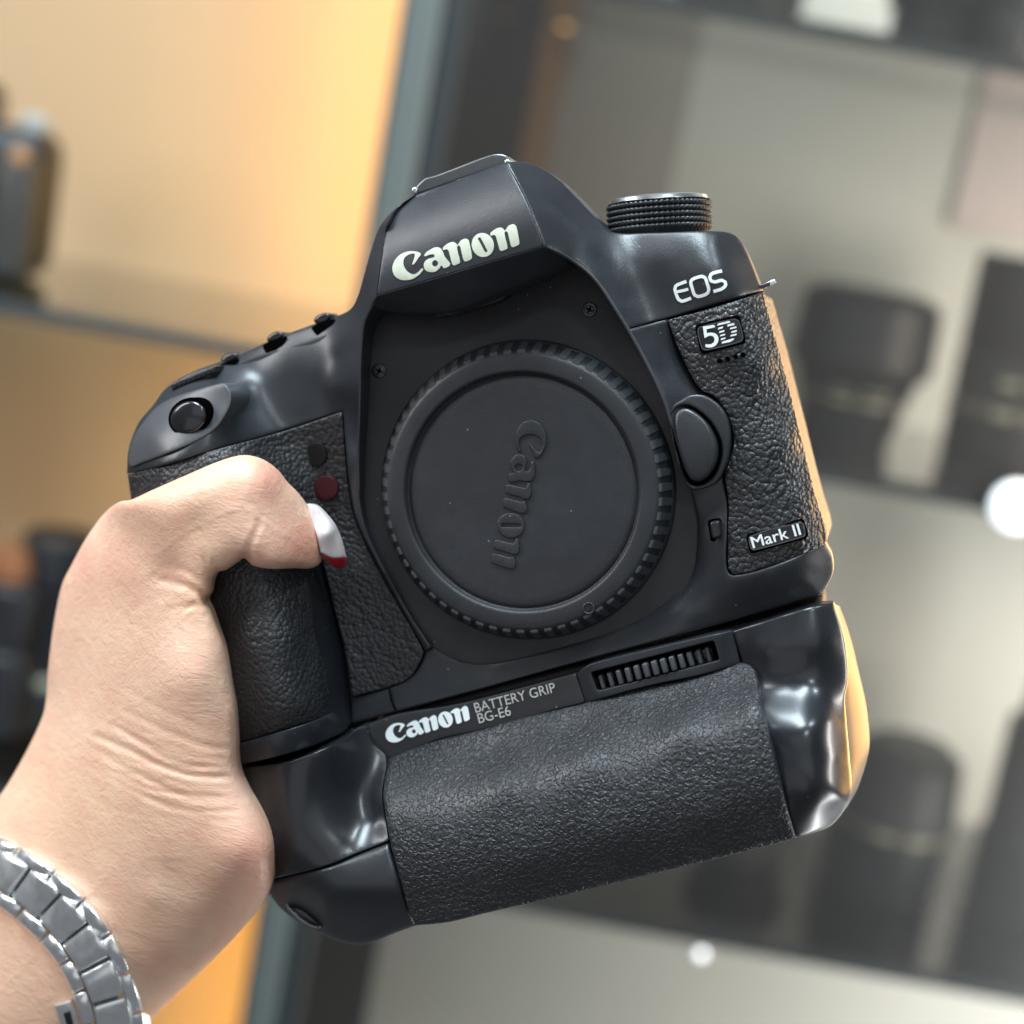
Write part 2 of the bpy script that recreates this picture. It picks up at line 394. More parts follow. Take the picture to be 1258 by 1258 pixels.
# viewfinder housing
def HNAME(x, y):
    x = np.atleast_1d(x); y = np.atleast_1d(y)
    def ld(x0, y0, x1, y1): return ((x-x0)*(y1-y0)-(y-y0)*(x1-x0))/math.hypot(x1-x0, y1-y0)
    b_ = ld(463, 363, 669, 302); t_ = -ld(512, 240, 622, 199)
    t = np.clip(-b_ if False else np.abs(b_)/(np.abs(b_)+np.abs(t_)+1e-6), 0, 1); u = (x-463-(y-363)*0.25)/215
    return 100-56*t**2.3-7*(1-np.clip(u, 0, 1))-4*np.clip(u, 0, 1)*0
relief('name_panel', [(463, 363, 1), (476, 275), (487, 257), (511, 239, 1), (622, 199, 1), (646, 246), (669, 302, 1)],
       HNAME,
       K['shell'], camera, bev=1.6, back=20, step=5)
relief('hump_chin', [(463, 363, 1), (669, 302, 1), (684, 309), (698, 322), (686, 330), (655, 343), (610, 362), (575, 376), (545, 383), (490, 384), (466, 380), (458, 372)],
       [(463, 364, 94), (669, 303, 99), (566, 334, 101), (480, 383, 62), (545, 382, 60), (610, 361, 60), (660, 340, 62), (697, 322, 55), (540, 362, 82), (625, 335, 82)],
       K['shell'], camera, bev=1.6, back=-10, step=5)
_, HT = relief('top_cover', [(622, 199, 1), (645, 199), (668, 208), (688, 222), (710, 244), (735, 270), (752, 285), (800, 286), (880, 284), (903, 289), (917, 308), (937, 357, 1), (820, 391, 1), (771, 404, 1), (757, 380), (729, 340), (700, 317), (669, 302, 1), (646, 246)],
       [(622, 199, 44), (669, 302, 98), (645, 250, 85), (700, 317, 66), (729, 340, 58), (757, 380, 54), (772, 405, 52), (690, 222, 8), (660, 210, 22), (700, 270, 38), (722, 300, 40), (745, 280, 0), (752, 330, 30), (768, 370, 34), (790, 350, 16), (805, 390, 20), (785, 402, 34), (820, 391, 20), (850, 340, 26), (860, 310, 20), (880, 290, 2), (800, 290, 2), (800, 320, 14), (902, 294, -22), (885, 330, 24), (910, 345, 4), (922, 330, -25), (935, 355, -28), (908, 364, 16), (870, 376, 24)],
       K['shell'], camera, bev=3, back=-60, step=5)
relief('front_cover', [(771, 405, 1), (820, 392, 1), (833, 430), (850, 465), (861, 481), (877, 488), (889, 504), (898, 524), (900, 547), (892, 572), (889, 585), (894, 618), (893, 656), (893, 698), (900, 707), (945, 697), (1014, 668, 1), (1022, 682), (1023, 704), (1010, 730, 1), (940, 751), (870, 771), (700, 816), (600, 844), (486, 875), (432, 890, 1), (432, 858, 1), (489, 842), (506, 832), (518, 815), (523, 800, 1), (530, 794, 1), (563, 811), (600, 815), (660, 803), (720, 786), (790, 757), (835, 725), (853, 690), (857, 645), (849, 603), (840, 580), (826, 530), (814, 486), (786, 429)],
       [(772, 405, 52), (786, 429, 48), (814, 486, 46), (800, 400, 30), (820, 392, 20), (835, 440, 14), (845, 480, 24), (826, 530, 42), (840, 580, 30), (870, 600, 20), (849, 603, 18), (857, 645, 10), (853, 690, 6), (872, 660, 20), (880, 690, 24), (893, 620, 22), (835, 725, 4), (868, 722, 16), (900, 722, 26), (790, 757, 3), (840, 755, 16), (720, 786, 3), (720, 802, 10), (600, 815, 3), (600, 836, 12), (530, 796, 3), (500, 850, 8), (440, 870, -2), (950, 715, 28), (940, 745, 10), (990, 695, 20), (1000, 725, -2), (1020, 690, -12), (870, 766, 8), (1016, 715, -14)],
       K['shell'], camera, bev=3, back=-40, step=5)
relief('mirror_box_panel', [(460, 365), (449, 385), (443, 410), (440, 483), (438, 560), (438, 600), (448, 650), (471, 700), (505, 760), (530, 795), (563, 813), (600, 817), (660, 806), (720, 789), (792, 761), (838, 729), (856, 692), (860, 645), (852, 603), (843, 580), (829, 530), (817, 486), (789, 429), (760, 380), (730, 338), (700, 314), (665, 300)],
       [(470, 400, 8), (440, 600, 8), (560, 800, 2), (700, 780, 2), (845, 690, 6), (850, 600, 6), (820, 520, 12), (760, 400, 8), (700, 340, -4), (580, 350, -14), (650, 430, 6), (500, 420, 8), (480, 700, 6), (620, 810, 2), (700, 400, 6)],
       K['matte'], camera, bev=2, back=-30, step=8)
relief('chin_slot', [(529, 388, 1), (560, 378), (600, 365), (629, 359, 1), (615, 370), (580, 381), (550, 389)], const(15), K['matte'], camera, bev=4, back=-20, step=3)
relief('left_cover', [(510, 239, 1), (490, 252), (475, 266), (464, 283), (455, 310), (447, 338), (440, 362), (430, 380), (405, 391), (340, 415), (283, 440), (240, 455), (205, 476), (188, 498), (170, 520), (158, 552), (156, 582, 1), (200, 572), (262, 553), (345, 530), (421, 505, 1), (433, 622), (449, 665), (472, 710), (505, 769), (523, 801, 1), (530, 795, 1), (507, 760), (473, 700), (450, 650), (441, 600), (441, 560), (443, 483), (446, 407), (455, 378), (463, 363, 1), (467, 330), (472, 295), (476, 275), (487, 257)],
       [(510, 238, 42), (487, 257, 58), (476, 275, 76), (464, 283, 40), (467, 335, 92), (450, 330, 48), (462, 367, 88), (441, 364, 25), (455, 385, 68), (430, 381, -12), (432, 420, 28), (437, 450, 40), (415, 440, 2), (443, 483, 46), (424, 490, 12), (441, 560, 34), (430, 540, 16), (441, 620, 26), (421, 506, 5), (473, 705, 18), (515, 785, 10), (390, 400, -28), (385, 450, -6), (340, 416, -26), (345, 470, -2), (345, 525, 8), (300, 505, 34), (285, 442, -26), (295, 470, 16), (262, 500, 80), (275, 545, 86), (240, 457, -5), (205, 478, 8), (232, 515, 84), (180, 515, 40), (200, 572, 104), (162, 560, 62), (158, 580, 62), (320, 480, 6), (370, 500, -2)],
       K['satin'], camera, bev=3, back=-40, step=5, seg=3)

def ribbon(pts, width):
    c = smooth([(*p,) for p in pts], 5, False); t = np.gradient(c, axis=0); t /= np.linalg.norm(t, axis=1)[:, None]; nr = np.c_[-t[:, 1], t[:, 0]]
    ww = width*np.minimum(1, np.minimum(np.arange(len(c)), np.arange(len(c))[::-1])/4+0.3)[:, None]
    return [(*p, 1) for p in np.r_[c+nr*ww/2, (c-nr*ww/2)[::-1]]]
relief('mount_rim', ribbon([(671, 303), (700, 318), (729, 341), (757, 381), (786, 430), (814, 487), (828, 530)], 4.2), TPS([(671, 303, 98), (700, 318, 68), (729, 341, 60), (757, 381, 57), (786, 430, 52), (814, 487, 48), (828, 530, 42), (700, 400, 55)]), K['plate'], camera, bev=2, back=-10, step=4, seg=5)
relief('mount_rim', ribbon([(462, 368), (448, 395), (443, 440), (442, 490), (440, 560), (441, 610)], 3.2), TPS([(462, 368, 88), (448, 395, 60), (443, 440, 52), (442, 490, 48), (440, 560, 36), (441, 610, 28), (400, 500, 40)]), K['shell'], camera, bev=1.6, back=-10, step=4, seg=5)

# leatherette
relief('front_leather', [(157, 583, 1), (200, 572), (262, 553), (345, 531), (420, 506, 1), (432, 622), (448, 665), (471, 710), (504, 769), (521, 801, 1), (516, 814), (505, 831), (488, 841), (433, 856, 1), (425, 805), (410, 745), (396, 690), (380, 650), (300, 655), (210, 665), (165, 640, 1)],
       [(158, 600, 60), (200, 590, 102), (240, 580, 110), (262, 572, 108), (305, 558, 74), (340, 545, 26), (380, 530, 7), (420, 515, 6), (390, 600, 4), (440, 700, 6), (500, 800, 6), (440, 850, 3), (410, 740, 2), (300, 640, 90), (350, 640, 40), (200, 640, 100), (165, 640, 58), (380, 660, 10)],
       K['leather_worn'], camera, bev=2, back=-25, step=5)
relief('grip_leather', [(196, 630, 1), (330, 640), (366, 672), (378, 710), (384, 755), (392, 815), (400, 880, 1), (350, 896), (294, 913), (256, 922, 1), (240, 820), (215, 720)],
       [(215, 680, 60), (262, 680, 96), (312, 680, 104), (350, 680, 84), (376, 690, 48), (240, 780, 62), (285, 780, 108), (332, 780, 120), (366, 780, 92), (386, 780, 52), (258, 880, 58), (303, 880, 104), (350, 880, 115), (385, 870, 84), (400, 870, 50)],
       K['leather_worn'], camera, bev=2, back=-60, step=5, label='leather column of the hand grip')
relief('grip_foot', [(256, 923, 1), (294, 914), (350, 897), (400, 881, 1), (410, 886), (417, 902, 1), (380, 918), (330, 932), (296, 938), (262, 941, 1)],
       [(258, 925, 52), (303, 915, 98), (350, 905, 110), (388, 892, 82), (405, 890, 50), (416, 900, 34), (262, 940, 50), (330, 930, 106)], K['satin'], camera, bev=2, back=-60, step=4)
relief('grip_inner_side', [(368, 672, 1), (396, 685, 1), (410, 745), (425, 805), (433, 857), (432, 889, 1), (417, 903, 1), (410, 886, 1), (401, 880), (393, 815), (385, 755), (379, 710)],
       [(372, 680, 50), (384, 750, 48), (393, 815, 46), (402, 880, 44), (414, 900, 34), (388, 690, 12), (402, 750, 8), (416, 815, 4), (428, 880, -2)], K['gloss'], camera, bev=1.5, back=-20, step=4)
oR, HR = relief('side_leather', [(820, 393, 1), (880, 377), (937, 359, 1), (944, 385), (960, 440), (985, 540), (1003, 612), (1016, 655), (1012, 670), (945, 696), (902, 706), (894, 698, 1), (894, 656), (895, 618), (890, 585), (893, 572), (901, 547), (899, 524), (890, 503), (877, 487), (862, 480), (851, 465), (834, 430)],
       [(820, 395, 23), (880, 380, 27), (920, 368, 18), (937, 361, -8), (850, 465, 26), (905, 460, 32), (942, 450, 21), (962, 455, -8), (900, 540, 30), (950, 550, 30), (972, 545, 17), (985, 548, -4), (900, 630, 28), (960, 620, 31), (992, 620, 16), (1006, 625, -5), (900, 695, 27), (960, 680, 29), (1000, 665, 14), (1014, 660, -6)],
       K['leather'], camera, bev=2, back=-190, step=5)
# the strap lug and the dark side seam
frame_box('strap_lug', P1(936, 353, -40), RT*0.95+UP*0.3, UP, -F, 0.0030, 0.0009, 0.004, K['button'], camera)
frame_box('strap_lug', P1(946, 348, -60), (RT*0.93+UP*0.37), (UP*0.93-RT*0.37), -F, 0.0022, 0.0008, 0.002, K['chrome'], camera)

# engraved seams as thin recessed strips
def strip(name, pts, width, H, material, parent, lift=0.5, thick=1.5, closed=False, label=None):
    c = smooth([(*p[:2],) for p in pts], 3, closed)
    n = len(c)
    t = (np.roll(c, -1, 0)-np.roll(c, 1, 0)) if closed else np.gradient(c, axis=0)
    t /= np.linalg.norm(t, axis=1)[:, None]+1e-9
    nr = np.c_[-t[:, 1], t[:, 0]]; a, b = c+nr*width/2, c-nr*width/2
    V = []
    for q in (a, b):
        w = H(q[:, 0], q[:, 1])+lift; V.append(P(q[:, 0], q[:, 1], w))
    for q in (a, b):
        w = H(q[:, 0], q[:, 1])+lift-thick; V.append(P(q[:, 0], q[:, 1], w))
    V = np.concatenate(V); f = []
    for i in range(n if closed else n-1):
        j = (i+1) % n
        f += [(i, j, n+j, n+i), (2*n+i, 2*n+j, j, i), (n+i, n+j, 3*n+j, 3*n+i)]
    if not closed: f += [(0, n, 3*n, 2*n), (n-1, 3*n-1, 4*n-1, 2*n-1)]
    return mk(name, V, f, material, parent, 50, label)
Hseam = TPS([(478, 843, 9), (486, 875, 6), (400, 880, 3)])
strip('seam', [(478, 845), (481, 860), (486, 873)], 2.0, Hseam, K['blackhole'], camera, lift=1.0)

# ------------------------------------------------------------------ writing
LOGO = {
 'C': ([(312, 612), (305, 598), (270, 585), (200, 583), (130, 608), (78, 660), (52, 730), (64, 790), (105, 832), (160, 846), (222, 838), (282, 806), (320, 768), (333, 742), (322, 736), (290, 768), (255, 790), (215, 785), (175, 752), (152, 700), (158, 650), (190, 618), (225, 604), (256, 606), (252, 640), (232, 702), (246, 702), (290, 640)], []),
 'a': ([(341, 620), (352, 600), (388, 572), (440, 547), (482, 550), (508, 580), (530, 635), (578, 694), (572, 714), (520, 736), (497, 708), (480, 737), (440, 768), (395, 772), (355, 756), (337, 716), (345, 680), (378, 652), (420, 640), (438, 632), (432, 612), (392, 612), (350, 628)], [ell(440, 692, 28, 29, 0, 14)]),
 'n': ([(515, 572), (509, 552), (560, 510), (606, 498), (632, 512), (641, 528), (678, 482), (720, 467), (745, 484), (776, 640), (768, 654), (716, 676), (702, 668), (668, 540), (655, 528), (640, 546), (668, 682), (660, 692), (612, 711), (598, 702), (560, 572), (545, 562)], []),
 'o': (ell(874, 525, 100, 110, -18, 28), [rect([(826, 462), (850, 452), (920, 584), (896, 596)], 12)]),
}
LOGO['n2'] = ([(x+431, y-131) for x, y in LOGO['n'][0]], [])
def logo(name, A, B, H, material, parent, lift=1.5, th=2.5, bev=0.7):
    """A,B: pixel places of the C's left side and the last n's lower right corner"""
    z0 = complex(52, 730); z1 = complex(1213, 520); a = complex(*A); b = complex(*B); k = (b-a)/(z1-z0)
    f = lambda p: ((a+(complex(p[0], p[1])-z0)*k).real, (a+(complex(p[0], p[1])-z0)*k).imag)
    for kk, (o, hs) in LOGO.items():
        Hl = lambda x, y: H(x, y)+lift
        sharp_o = [f(p) for p in o]
        relief(name, sharp_o, Hl, material, parent, holes=[[f(p) for p in h] for h in hs], bev=bev, back=th, relback=True, step=6, seg=2.0)
Hname = HNAME
logo('logo_letter', (482.0, 328.6), (638.9, 300.3), Hname, K['logo'], camera)
Htop = TPS([(850, 340, 26), (820, 391, 20), (870, 376, 24), (885, 330, 24), (860, 310, 20), (908, 364, 16), (910, 345, 4)])
def q1(l, ox=820, oy=320, k=10.48): return [(ox+x/k, oy+y/k) for x, y in l]
EOSH = HT
strip('letter', q1([(244, 270), (150, 305), (105, 330), (95, 370), (115, 440), (145, 505), (185, 525), (304, 485)]), 4.0, EOSH, K['white'], camera, lift=1.0)
strip('letter', q1([(112, 405), (190, 390), (268, 370)]), 3.6, EOSH, K['white'], camera, lift=1.3)
strip('letter', q1([(300, 275), (330, 238), (440, 205), (485, 225), (508, 290), (532, 372), (520, 415), (480, 442), (390, 465), (350, 445), (322, 370)]), 4.0, EOSH, K['white'], camera, lift=1.0, closed=True)
strip('letter', q1([(702, 135), (620, 152), (560, 178), (545, 215), (565, 265), (610, 276), (700, 255), (742, 275), (750, 310), (725, 350), (690, 370), (592, 400)]), 4.0, EOSH, K['white'], camera, lift=1.0)

# badges
b1, _ = relief('model_badge', rect([(853, 399), (908.5, 386), (917, 421.5), (861, 436)], 6), lambda x, y: HR(x, y)+2, K['blackhole'], camera, bev=1.2, back=10, step=5)
b1b, _ = relief('badge_face', rect([(857, 402.5), (906, 391), (913, 419), (863.5, 431.5)], 4), lambda x, y: HR(x, y)*0+36, K['button'], b1, bev=1.2, back=20, step=5)
H5 = const(36.8)
strip('badge_rim', [(860, 402), (903, 392), (907, 394), (912.5, 415), (910.5, 419), (867, 430), (863, 428.5), (857.5, 406)], 1.3, const(36), K['shoe'], b1, lift=0.5, closed=True)
relief('numeral', [(*p, 1) for p in q1([(455, 850), (605, 828), (610, 860), (500, 885), (508, 935)])]+q1([(560, 928), (625, 945), (655, 995), (652, 1045), (620, 1092), (560, 1120)])+[(*p, 1) for p in q1([(490, 1115), (487, 1078)])]+q1([(550, 1080), (595, 1055), (606, 1010), (585, 975), (540, 968)])+[(*p, 1) for p in q1([(477, 1000)])], H5, K['white'], b1, bev=0, back=1.2, relback=True, step=3, seg=2)
for q in ([(638, 838), (652, 812), (790, 778), (812, 790), (800, 802)], [(648, 888), (655, 865), (718, 848), (712, 872)], [(768, 850), (775, 826), (852, 805), (864, 818), (858, 832)],
          [(662, 934), (670, 912), (734, 895), (728, 918)], [(802, 888), (808, 868), (886, 848), (888, 868)], [(674, 978), (682, 958), (744, 942), (738, 962)], [(820, 934), (826, 912), (892, 894), (892, 916)],
          [(684, 1026), (690, 1004), (748, 988), (742, 1010)], [(806, 980), (820, 958), (892, 940), (886, 962)], [(696, 1070), (704, 1046), (848, 1002), (862, 1008), (838, 1030), (800, 1050)]):
    relief('letter_bar', [(*p, 1) for p in q1(q)], H5, K['white'], b1, bev=0, back=1.2, relback=True, step=4, seg=3)
b2, _ = relief('name_badge', rect([(916, 656.5), (987, 636.5), (993.5, 660.5), (921.5, 681)], 5), lambda x, y: HR(x, y)*0.3+22, K['blackhole'], camera, bev=1.2, back=5, step=6)
relief('badge_face', rect([(919, 659), (985, 640), (990, 658.5), (923.5, 677.5)], 3), const(33), K['button'], b2, bev=1.0, back=12, step=6)
strip('badge_rim', [(922, 659.5), (983, 642), (986.5, 643.5), (989, 655.5), (987, 659), (926, 675.5), (923, 674)], 1.2, const(33), K['shoe'], b2, lift=0.5, closed=True)

def text(name, s, org, ang, size, H, material, parent, sx=1.0, bold=0.0, lift=1.0, th=1.0, space=1.0):
    cu = bpy.data.curves.new(name, 'FONT'); cu.body = s; cu.size = 1; cu.offset = bold; cu.space_character = space
    o = bpy.data.objects.new(name+'_tmp', cu); COL.objects.link(o)
    dg = bpy.context.evaluated_depsgraph_get(); me = bpy.data.meshes.new_from_object(o.evaluated_get(dg))
    bpy.data.objects.remove(o); bpy.data.curves.remove(cu)
    v = np.array([(p.co.x*sx, p.co.y) for p in me.vertices])*size
    c, sn = math.cos(R(ang)), math.sin(R(ang))
    x = org[0]+v[:, 0]*c-v[:, 1]*sn; y = org[1]-(v[:, 0]*sn+v[:, 1]*c)
    fs = [tuple(p.vertices) for p in me.polygons]; bpy.data.meshes.remove(me)
    w = H(x, y)+lift; V = P(x, y, w)
    return mk(name, V, fs, material, parent)
text('lettering', 'Mark II', (924.1, 674.0), 16.0, 20.5, const(33), K['white'], b2, sx=1.10, lift=0.9)
text('lettering', 'Mark II', (923.5, 674.0), 16.0, 20.5, const(33), K['white'], b2, sx=1.10, bold=0.0, lift=0.6)

# microphone holes
for cx, cy in ((884, 443.5), (894, 441), (903.5, 438.5), (912.5, 436)):
    relief('microphone_hole', ell(cx, cy, 3.4, 3.2, 0, 10), lambda x, y: HR(x, y)+5, K['blackhole'], camera, bev=0, back=3, relback=True, step=3, seg=2)

# screws
def screw(cx, cy, w):
    s, _ = relief('screw', ell(cx, cy, 9, 9, 0, 16), const(w), K['button'], camera, bev=1.2, back=-5, step=3, seg=3)
    relief('screw_head', ell(cx, cy, 6.6, 6.6, 0, 14), const(w+1.2), K['plate'], s, bev=2.5, back=0, step=2.5, seg=3)
    for a in (25, 115):
        dx, dy = 4.2*math.cos(R(a)), 4.2*math.sin(R(a))
        strip('screw_slot', [(cx-dx, cy-dy), (cx, cy), (cx+dx, cy+dy)], 2.2, const(w+1.2), K['blackhole'], s, lift=0.8)
screw(724, 380.5, 8); screw(465.5, 455.5, 15)

# lens release button with its rim
HRim = TPS([(822, 505, 44), (850, 485, 38), (897, 535, 40), (885, 590, 36), (845, 600, 36), (828, 550, 44)])
relief('lens_release_rim', [(822, 510), (826, 499), (838, 491), (849, 485), (866, 486), (882, 496), (893, 511), (898, 534), (896, 560), (889, 580), (881, 593), (866, 600), (849, 601), (838, 585), (828, 549)],
       HRim, K['satin'], camera, holes=[[(825, 512), (832, 500), (846, 498), (862, 507), (876, 522), (886, 545), (885, 568), (874, 588), (858, 597), (846, 592), (837, 573), (828, 540)]], bev=3, back=0, step=3, seg=3)
relief('lens_release_pocket', [(825, 512), (832, 500), (846, 498), (862, 507), (876, 522), (886, 545), (885, 568), (874, 588), (858, 597), (846, 592), (837, 573), (828, 540)], const(30), K['blackhole'], camera, bev=0, back=0, step=6, seg=4)
relief('lens_release_button', [(828.5, 514), (833, 504), (845, 502), (860, 511), (873, 526), (881.5, 547), (880.5, 566), (871, 584), (858, 592), (848, 588), (840, 571), (832, 541)],
       lambda x, y: 52-((x-855)**2+(y-547)**2)/260, K['shell'], camera, bev=3.5, back=25, step=3, seg=3)
relief('preview_button_pocket', rect([(869, 639), (885, 636), (889, 661), (873, 666)], 4), const(24), K['blackhole'], camera, bev=0, back=10, step=5)
relief('preview_button', rect([(871.5, 641.5), (884, 639), (887, 659), (875, 662.5)], 4), const(37), K['gloss'], camera, bev=3, back=20, step=3, seg=2)

# shutter area
relief('shutter_plate', [(160, 573), (158, 557), (165, 535), (178, 516), (191, 501), (209, 490), (237, 480), (262, 473), (275, 471), (283, 480), (284, 493), (277, 510), (262, 529), (237, 544), (204, 558), (176, 568)],
       [(160, 570, 70), (165, 535, 62), (191, 501, 60), (237, 480, 72), (275, 471, 78), (284, 490, 84), (262, 528, 98), (237, 543, 106), (204, 557, 106), (225, 510, 88), (190, 535, 88)], K['plate'], camera, bev=2.5, back=-10, step=4)
relief('shutter_rim', ell(233, 512, 27, 23, -28, 24), const(99), K['blackhole'], camera, bev=1.5, back=60, step=4, seg=3)
relief('shutter_button', ell(231.5, 513, 23.5, 20, -28, 24), lambda x, y: 101+4.5*(1-((x-231.5)**2+(y-513)**2)/520), K['button'], camera, bev=4, back=90, step=2.5, seg=2.5)
# main dial ridges, buttons on the top edge
for i in range(9):
    t = i/8; x = 214+48*t; y = 474-20*t
    relief('dial_ridge', ell(x, y, 3.4, 5.2, 20, 10), const(20), K['button'], camera, bev=2, back=-20, step=2.5, seg=2)
relief('main_dial', [(205, 488), (211, 474), (222, 464), (240, 456), (258, 451), (268, 456), (255, 468), (232, 474)], const(14), K['satin'], camera, bev=4, back=-40, step=4)
for (bx, by), notch in (((282, 440), [(262, 458), (270, 448), (290, 440), (292, 446), (280, 452)]), ((338, 414), [(323, 424), (351, 413), (349, 422), (344, 431), (337, 437), (328, 435)]), ((396, 391), [(383, 402), (411, 392), (409, 402), (404, 412), (397, 418), (388, 411)])):
    relief('top_button', ell(bx, by, 11, 6, -22, 16), const(-24), K['button'], camera, bev=4, back=-60, step=3, seg=2)
    relief('button_notch', notch, lambda x, y: -22+0*np.atleast_1d(x)+((y-400)*0.15), K['blackhole'], camera, bev=1, back=-30, step=4, seg=3)
# sensor windows
relief('remote_sensor', ell(388, 558.5, 13.5, 15, 0, 20), const(6.5), K['sensor'], camera, bev=1, back=0, step=4)
relief('self_timer_lamp', ell(400, 599.5, 15.5, 15.5, 0, 20), const(6.5), K['redlamp'], camera, bev=1, back=0, step=4, label='dark red round window')

# mode dial on the right shoulder
mc = P1(811, 287, -72); mt = P1(809, 246, -71); ax = mt-mc; hh = np.linalg.norm(ax)
rad = 62.5*S*1.04; rowsn = 5; prof = []
for i in range(rowsn):
    z0, z1 = hh*(0.06+i*0.17), hh*(0.06+(i+1)*0.17)
    prof += [(rad*0.95, z0), (rad, z0+(z1-z0)*0.3), (rad, z0+(z1-z0)*0.7), (rad*0.95, z1)]
prof = [(rad*0.9, -0.001)]+prof+[(rad*0.97, hh*0.93), (rad*0.93, hh*0.96)]
dial = lathe('mode_dial', mc, ax, prof, K['satin'], camera, n=240, sharp=60, bumpf=lambda i, j: (-rad*0.045 if (j % 4 > 1 and 0 < i < 21) else 0))
lathe('dial_top', mc+ax*0.96, ax, [(rad*0.93, 0), (rad*0.92, 0.0006), (rad*0.80, 0.0010), (0.0001, 0.0010)], K['chrome'], dial, n=64)

# accessory shoe
relief('accessory_shoe', [(509, 240, 1), (511, 229, 1), (522, 219), (533, 216), (560, 206), (597, 192), (612, 189), (624, 192), (627, 200, 1), (618, 203, 1), (570, 219)], const(24), K['shoe'], camera, bev=2.5, back=-60, step=4, seg=3)
for cx, cy in ((509.5, 234), (623.5, 199.5)):
    relief('shoe_screw', ell(cx, cy, 4.2, 4.6, 0, 12), const(30), K['chrome'], camera, bev=2.5, back=0, step=2.5, seg=2)

# ------------------------------------------------------------------ body cap
cc = P1(647, 602.5, 6); kk = (C0-cc)@(-F)/0.36*0+1
def pxr(r, w): return r*S*(1-(w*S)/DIST)
capprof = [(pxr(184, 0), 0), (pxr(183.5, 8), 8*S), (pxr(181, 10), 10*S), (pxr(181.2, 12.5), 12.5*S), (pxr(172.0, 33), 33*S), (pxr(168.5, 35.5), 35.5*S), (pxr(166, 36.3), 36.3*S), (pxr(151, 37.5), 37.5*S), (pxr(148, 36.8), 36.8*S), (pxr(146.2, 34), 34*S), (pxr(145, 30), 30*S), (pxr(143, 29), 29*S), (pxr(141.2, 30.5), 30.5*S), (pxr(137, 31.8), 31.8*S), (pxr(128, 32.2), 32.2*S), (0.00005, 32.2*S)]
cap_o = lathe('body_cap', cc, NB, capprof, K['cap'], camera, n=160, sharp=50)
# knurl teeth around the rim
NT = 62
a0 = np.cross(NB, UP); a0 /= np.linalg.norm(a0); b0 = np.cross(NB, a0)
tb = bmesh.new(); bmesh.ops.create_cube(tb, size=1)
tw = 2*math.pi*176*S/NT*0.60
for v in tb.verts:
    z = v.co.z; r_out = pxr(182.5, 12) if z < 0 else pxr(173.5, 34)
    r_in = pxr(176, 12) if z < 0 else pxr(167, 34)
    v.co = Vector((r_out if v.co.x > 0 else r_in, v.co.y*tw, (10.5 if z < 0 else 34.6)*S))
bmesh.ops.bevel(tb, geom=tb.edges[:], offset=0.00018, segments=2, affect='EDGES')
tme = bpy.data.meshes.new('ridge'); tb.to_mesh(tme); tb.free(); tme.materials.append(K['capteeth']); tme.shade_smooth(); tme.set_sharp_from_angle(angle=R(30))
for i in range(NT):
    t = 2*math.pi*(i+0.3)/NT; e = a0*math.cos(t)+b0*math.sin(t); g = np.cross(NB, e)
    o = link_mesh('ridge', tme, cap_o)
    mm = Matrix.Identity(4); loc = cc-BASE[camera.name]
    for k in range(3): mm[k][0], mm[k][1], mm[k][2], mm[k][3] = e[k], g[k], NB[k], loc[k]
    o.matrix_local = mm
Hc = const(6+32.2)
logo('embossed_letter', (661, 519), (603, 692), Hc, K['cap'], cap_o, lift=2.4, th=3.5, bev=1.4)
relief('index_dimple', ell(723, 747.5, 8, 8, 0, 18), const(6+38.2), K['cap'], cap_o, holes=[ell(723, 747.5, 5.2, 5.2, 0, 14)], bev=1.2, back=3, relback=True, step=3, seg=2)

# ------------------------------------------------------------------ battery grip
bgp, _ = relief('battery_grip', [(300, 935, 1), (425, 896), (600, 845), (900, 768), (1008, 738, 1), (1022, 850), (1030, 960), (1010, 1000, 1), (960, 1020), (700, 1080), (520, 1120), (440, 1148), (400, 1135), (350, 1095), (310, 1040)], const(-5), K['dark'], camera, bev=6, back=-170, step=25, seg=10, cap=True)
GL = [(262, 950, 30), (294, 945, 66), (325, 940, 92), (352, 936, 104), (394, 921, 96), (410, 912, 80), (423, 907, 58), (440, 897, 34), (465, 895, 18), (300, 1000, 72), (345, 1000, 104), (390, 990, 98), (418, 985, 78), (438, 975, 58), (460, 960, 46), (472, 985, 60), (462, 1010, 66), (440, 1020, 78), (420, 1030, 96), (476, 1030, 86), (330, 1070, 84), (375, 1070, 106), (430, 1050, 100), (479, 1045, 94), (350, 1110, 62), (400, 1110, 98), (450, 1100, 104), (497, 1105, 96), (365, 1125, 40), (405, 1148, 52), (440, 1155, 46), (480, 1146, 58), (509, 1134, 66), (335, 1095, 54)]
HG = TPS(GL)
relief('grip_end', [(262, 951, 1), (294, 943), (352, 936), (394, 921), (423, 907), (440, 894), (452, 891, 1), (458, 912), (475, 931), (470, 974), (472, 997), (478, 1033, 1), (440, 1048), (409, 1061), (374, 1071), (320, 1083, 1), (295, 1030), (270, 980)],
       HG, K['gloss'], bgp, bev=2, back=-60, step=5, seg=3)
relief('grip_end_cap', [(320, 1084, 1), (374, 1072), (409, 1062), (440, 1049), (478, 1034, 1), (489, 1072), (500, 1112), (511, 1137, 1), (486, 1146), (462, 1156), (448, 1160), (432, 1160), (412, 1155), (394, 1147), (370, 1135), (345, 1116), (330, 1097)],
       HG, K['satin'], bgp, bev=7, back=-60, step=5, seg=3)
relief('lock_knob_rim', ell(372, 1124, 27, 8.5, 37, 22), const(62), K['shoe'], bgp, holes=[ell(373, 1123, 24, 6, 37, 20)], bev=1.2, back=20, step=3, seg=3)
relief('lock_knob', ell(373, 1123, 24, 6, 37, 20), const(56), K['button'], bgp, bev=2, back=20, step=3, seg=3)
HP = TPS([(452, 900, 20), (600, 860, 18), (708, 840, 18), (480, 925, 22), (690, 866, 20)])
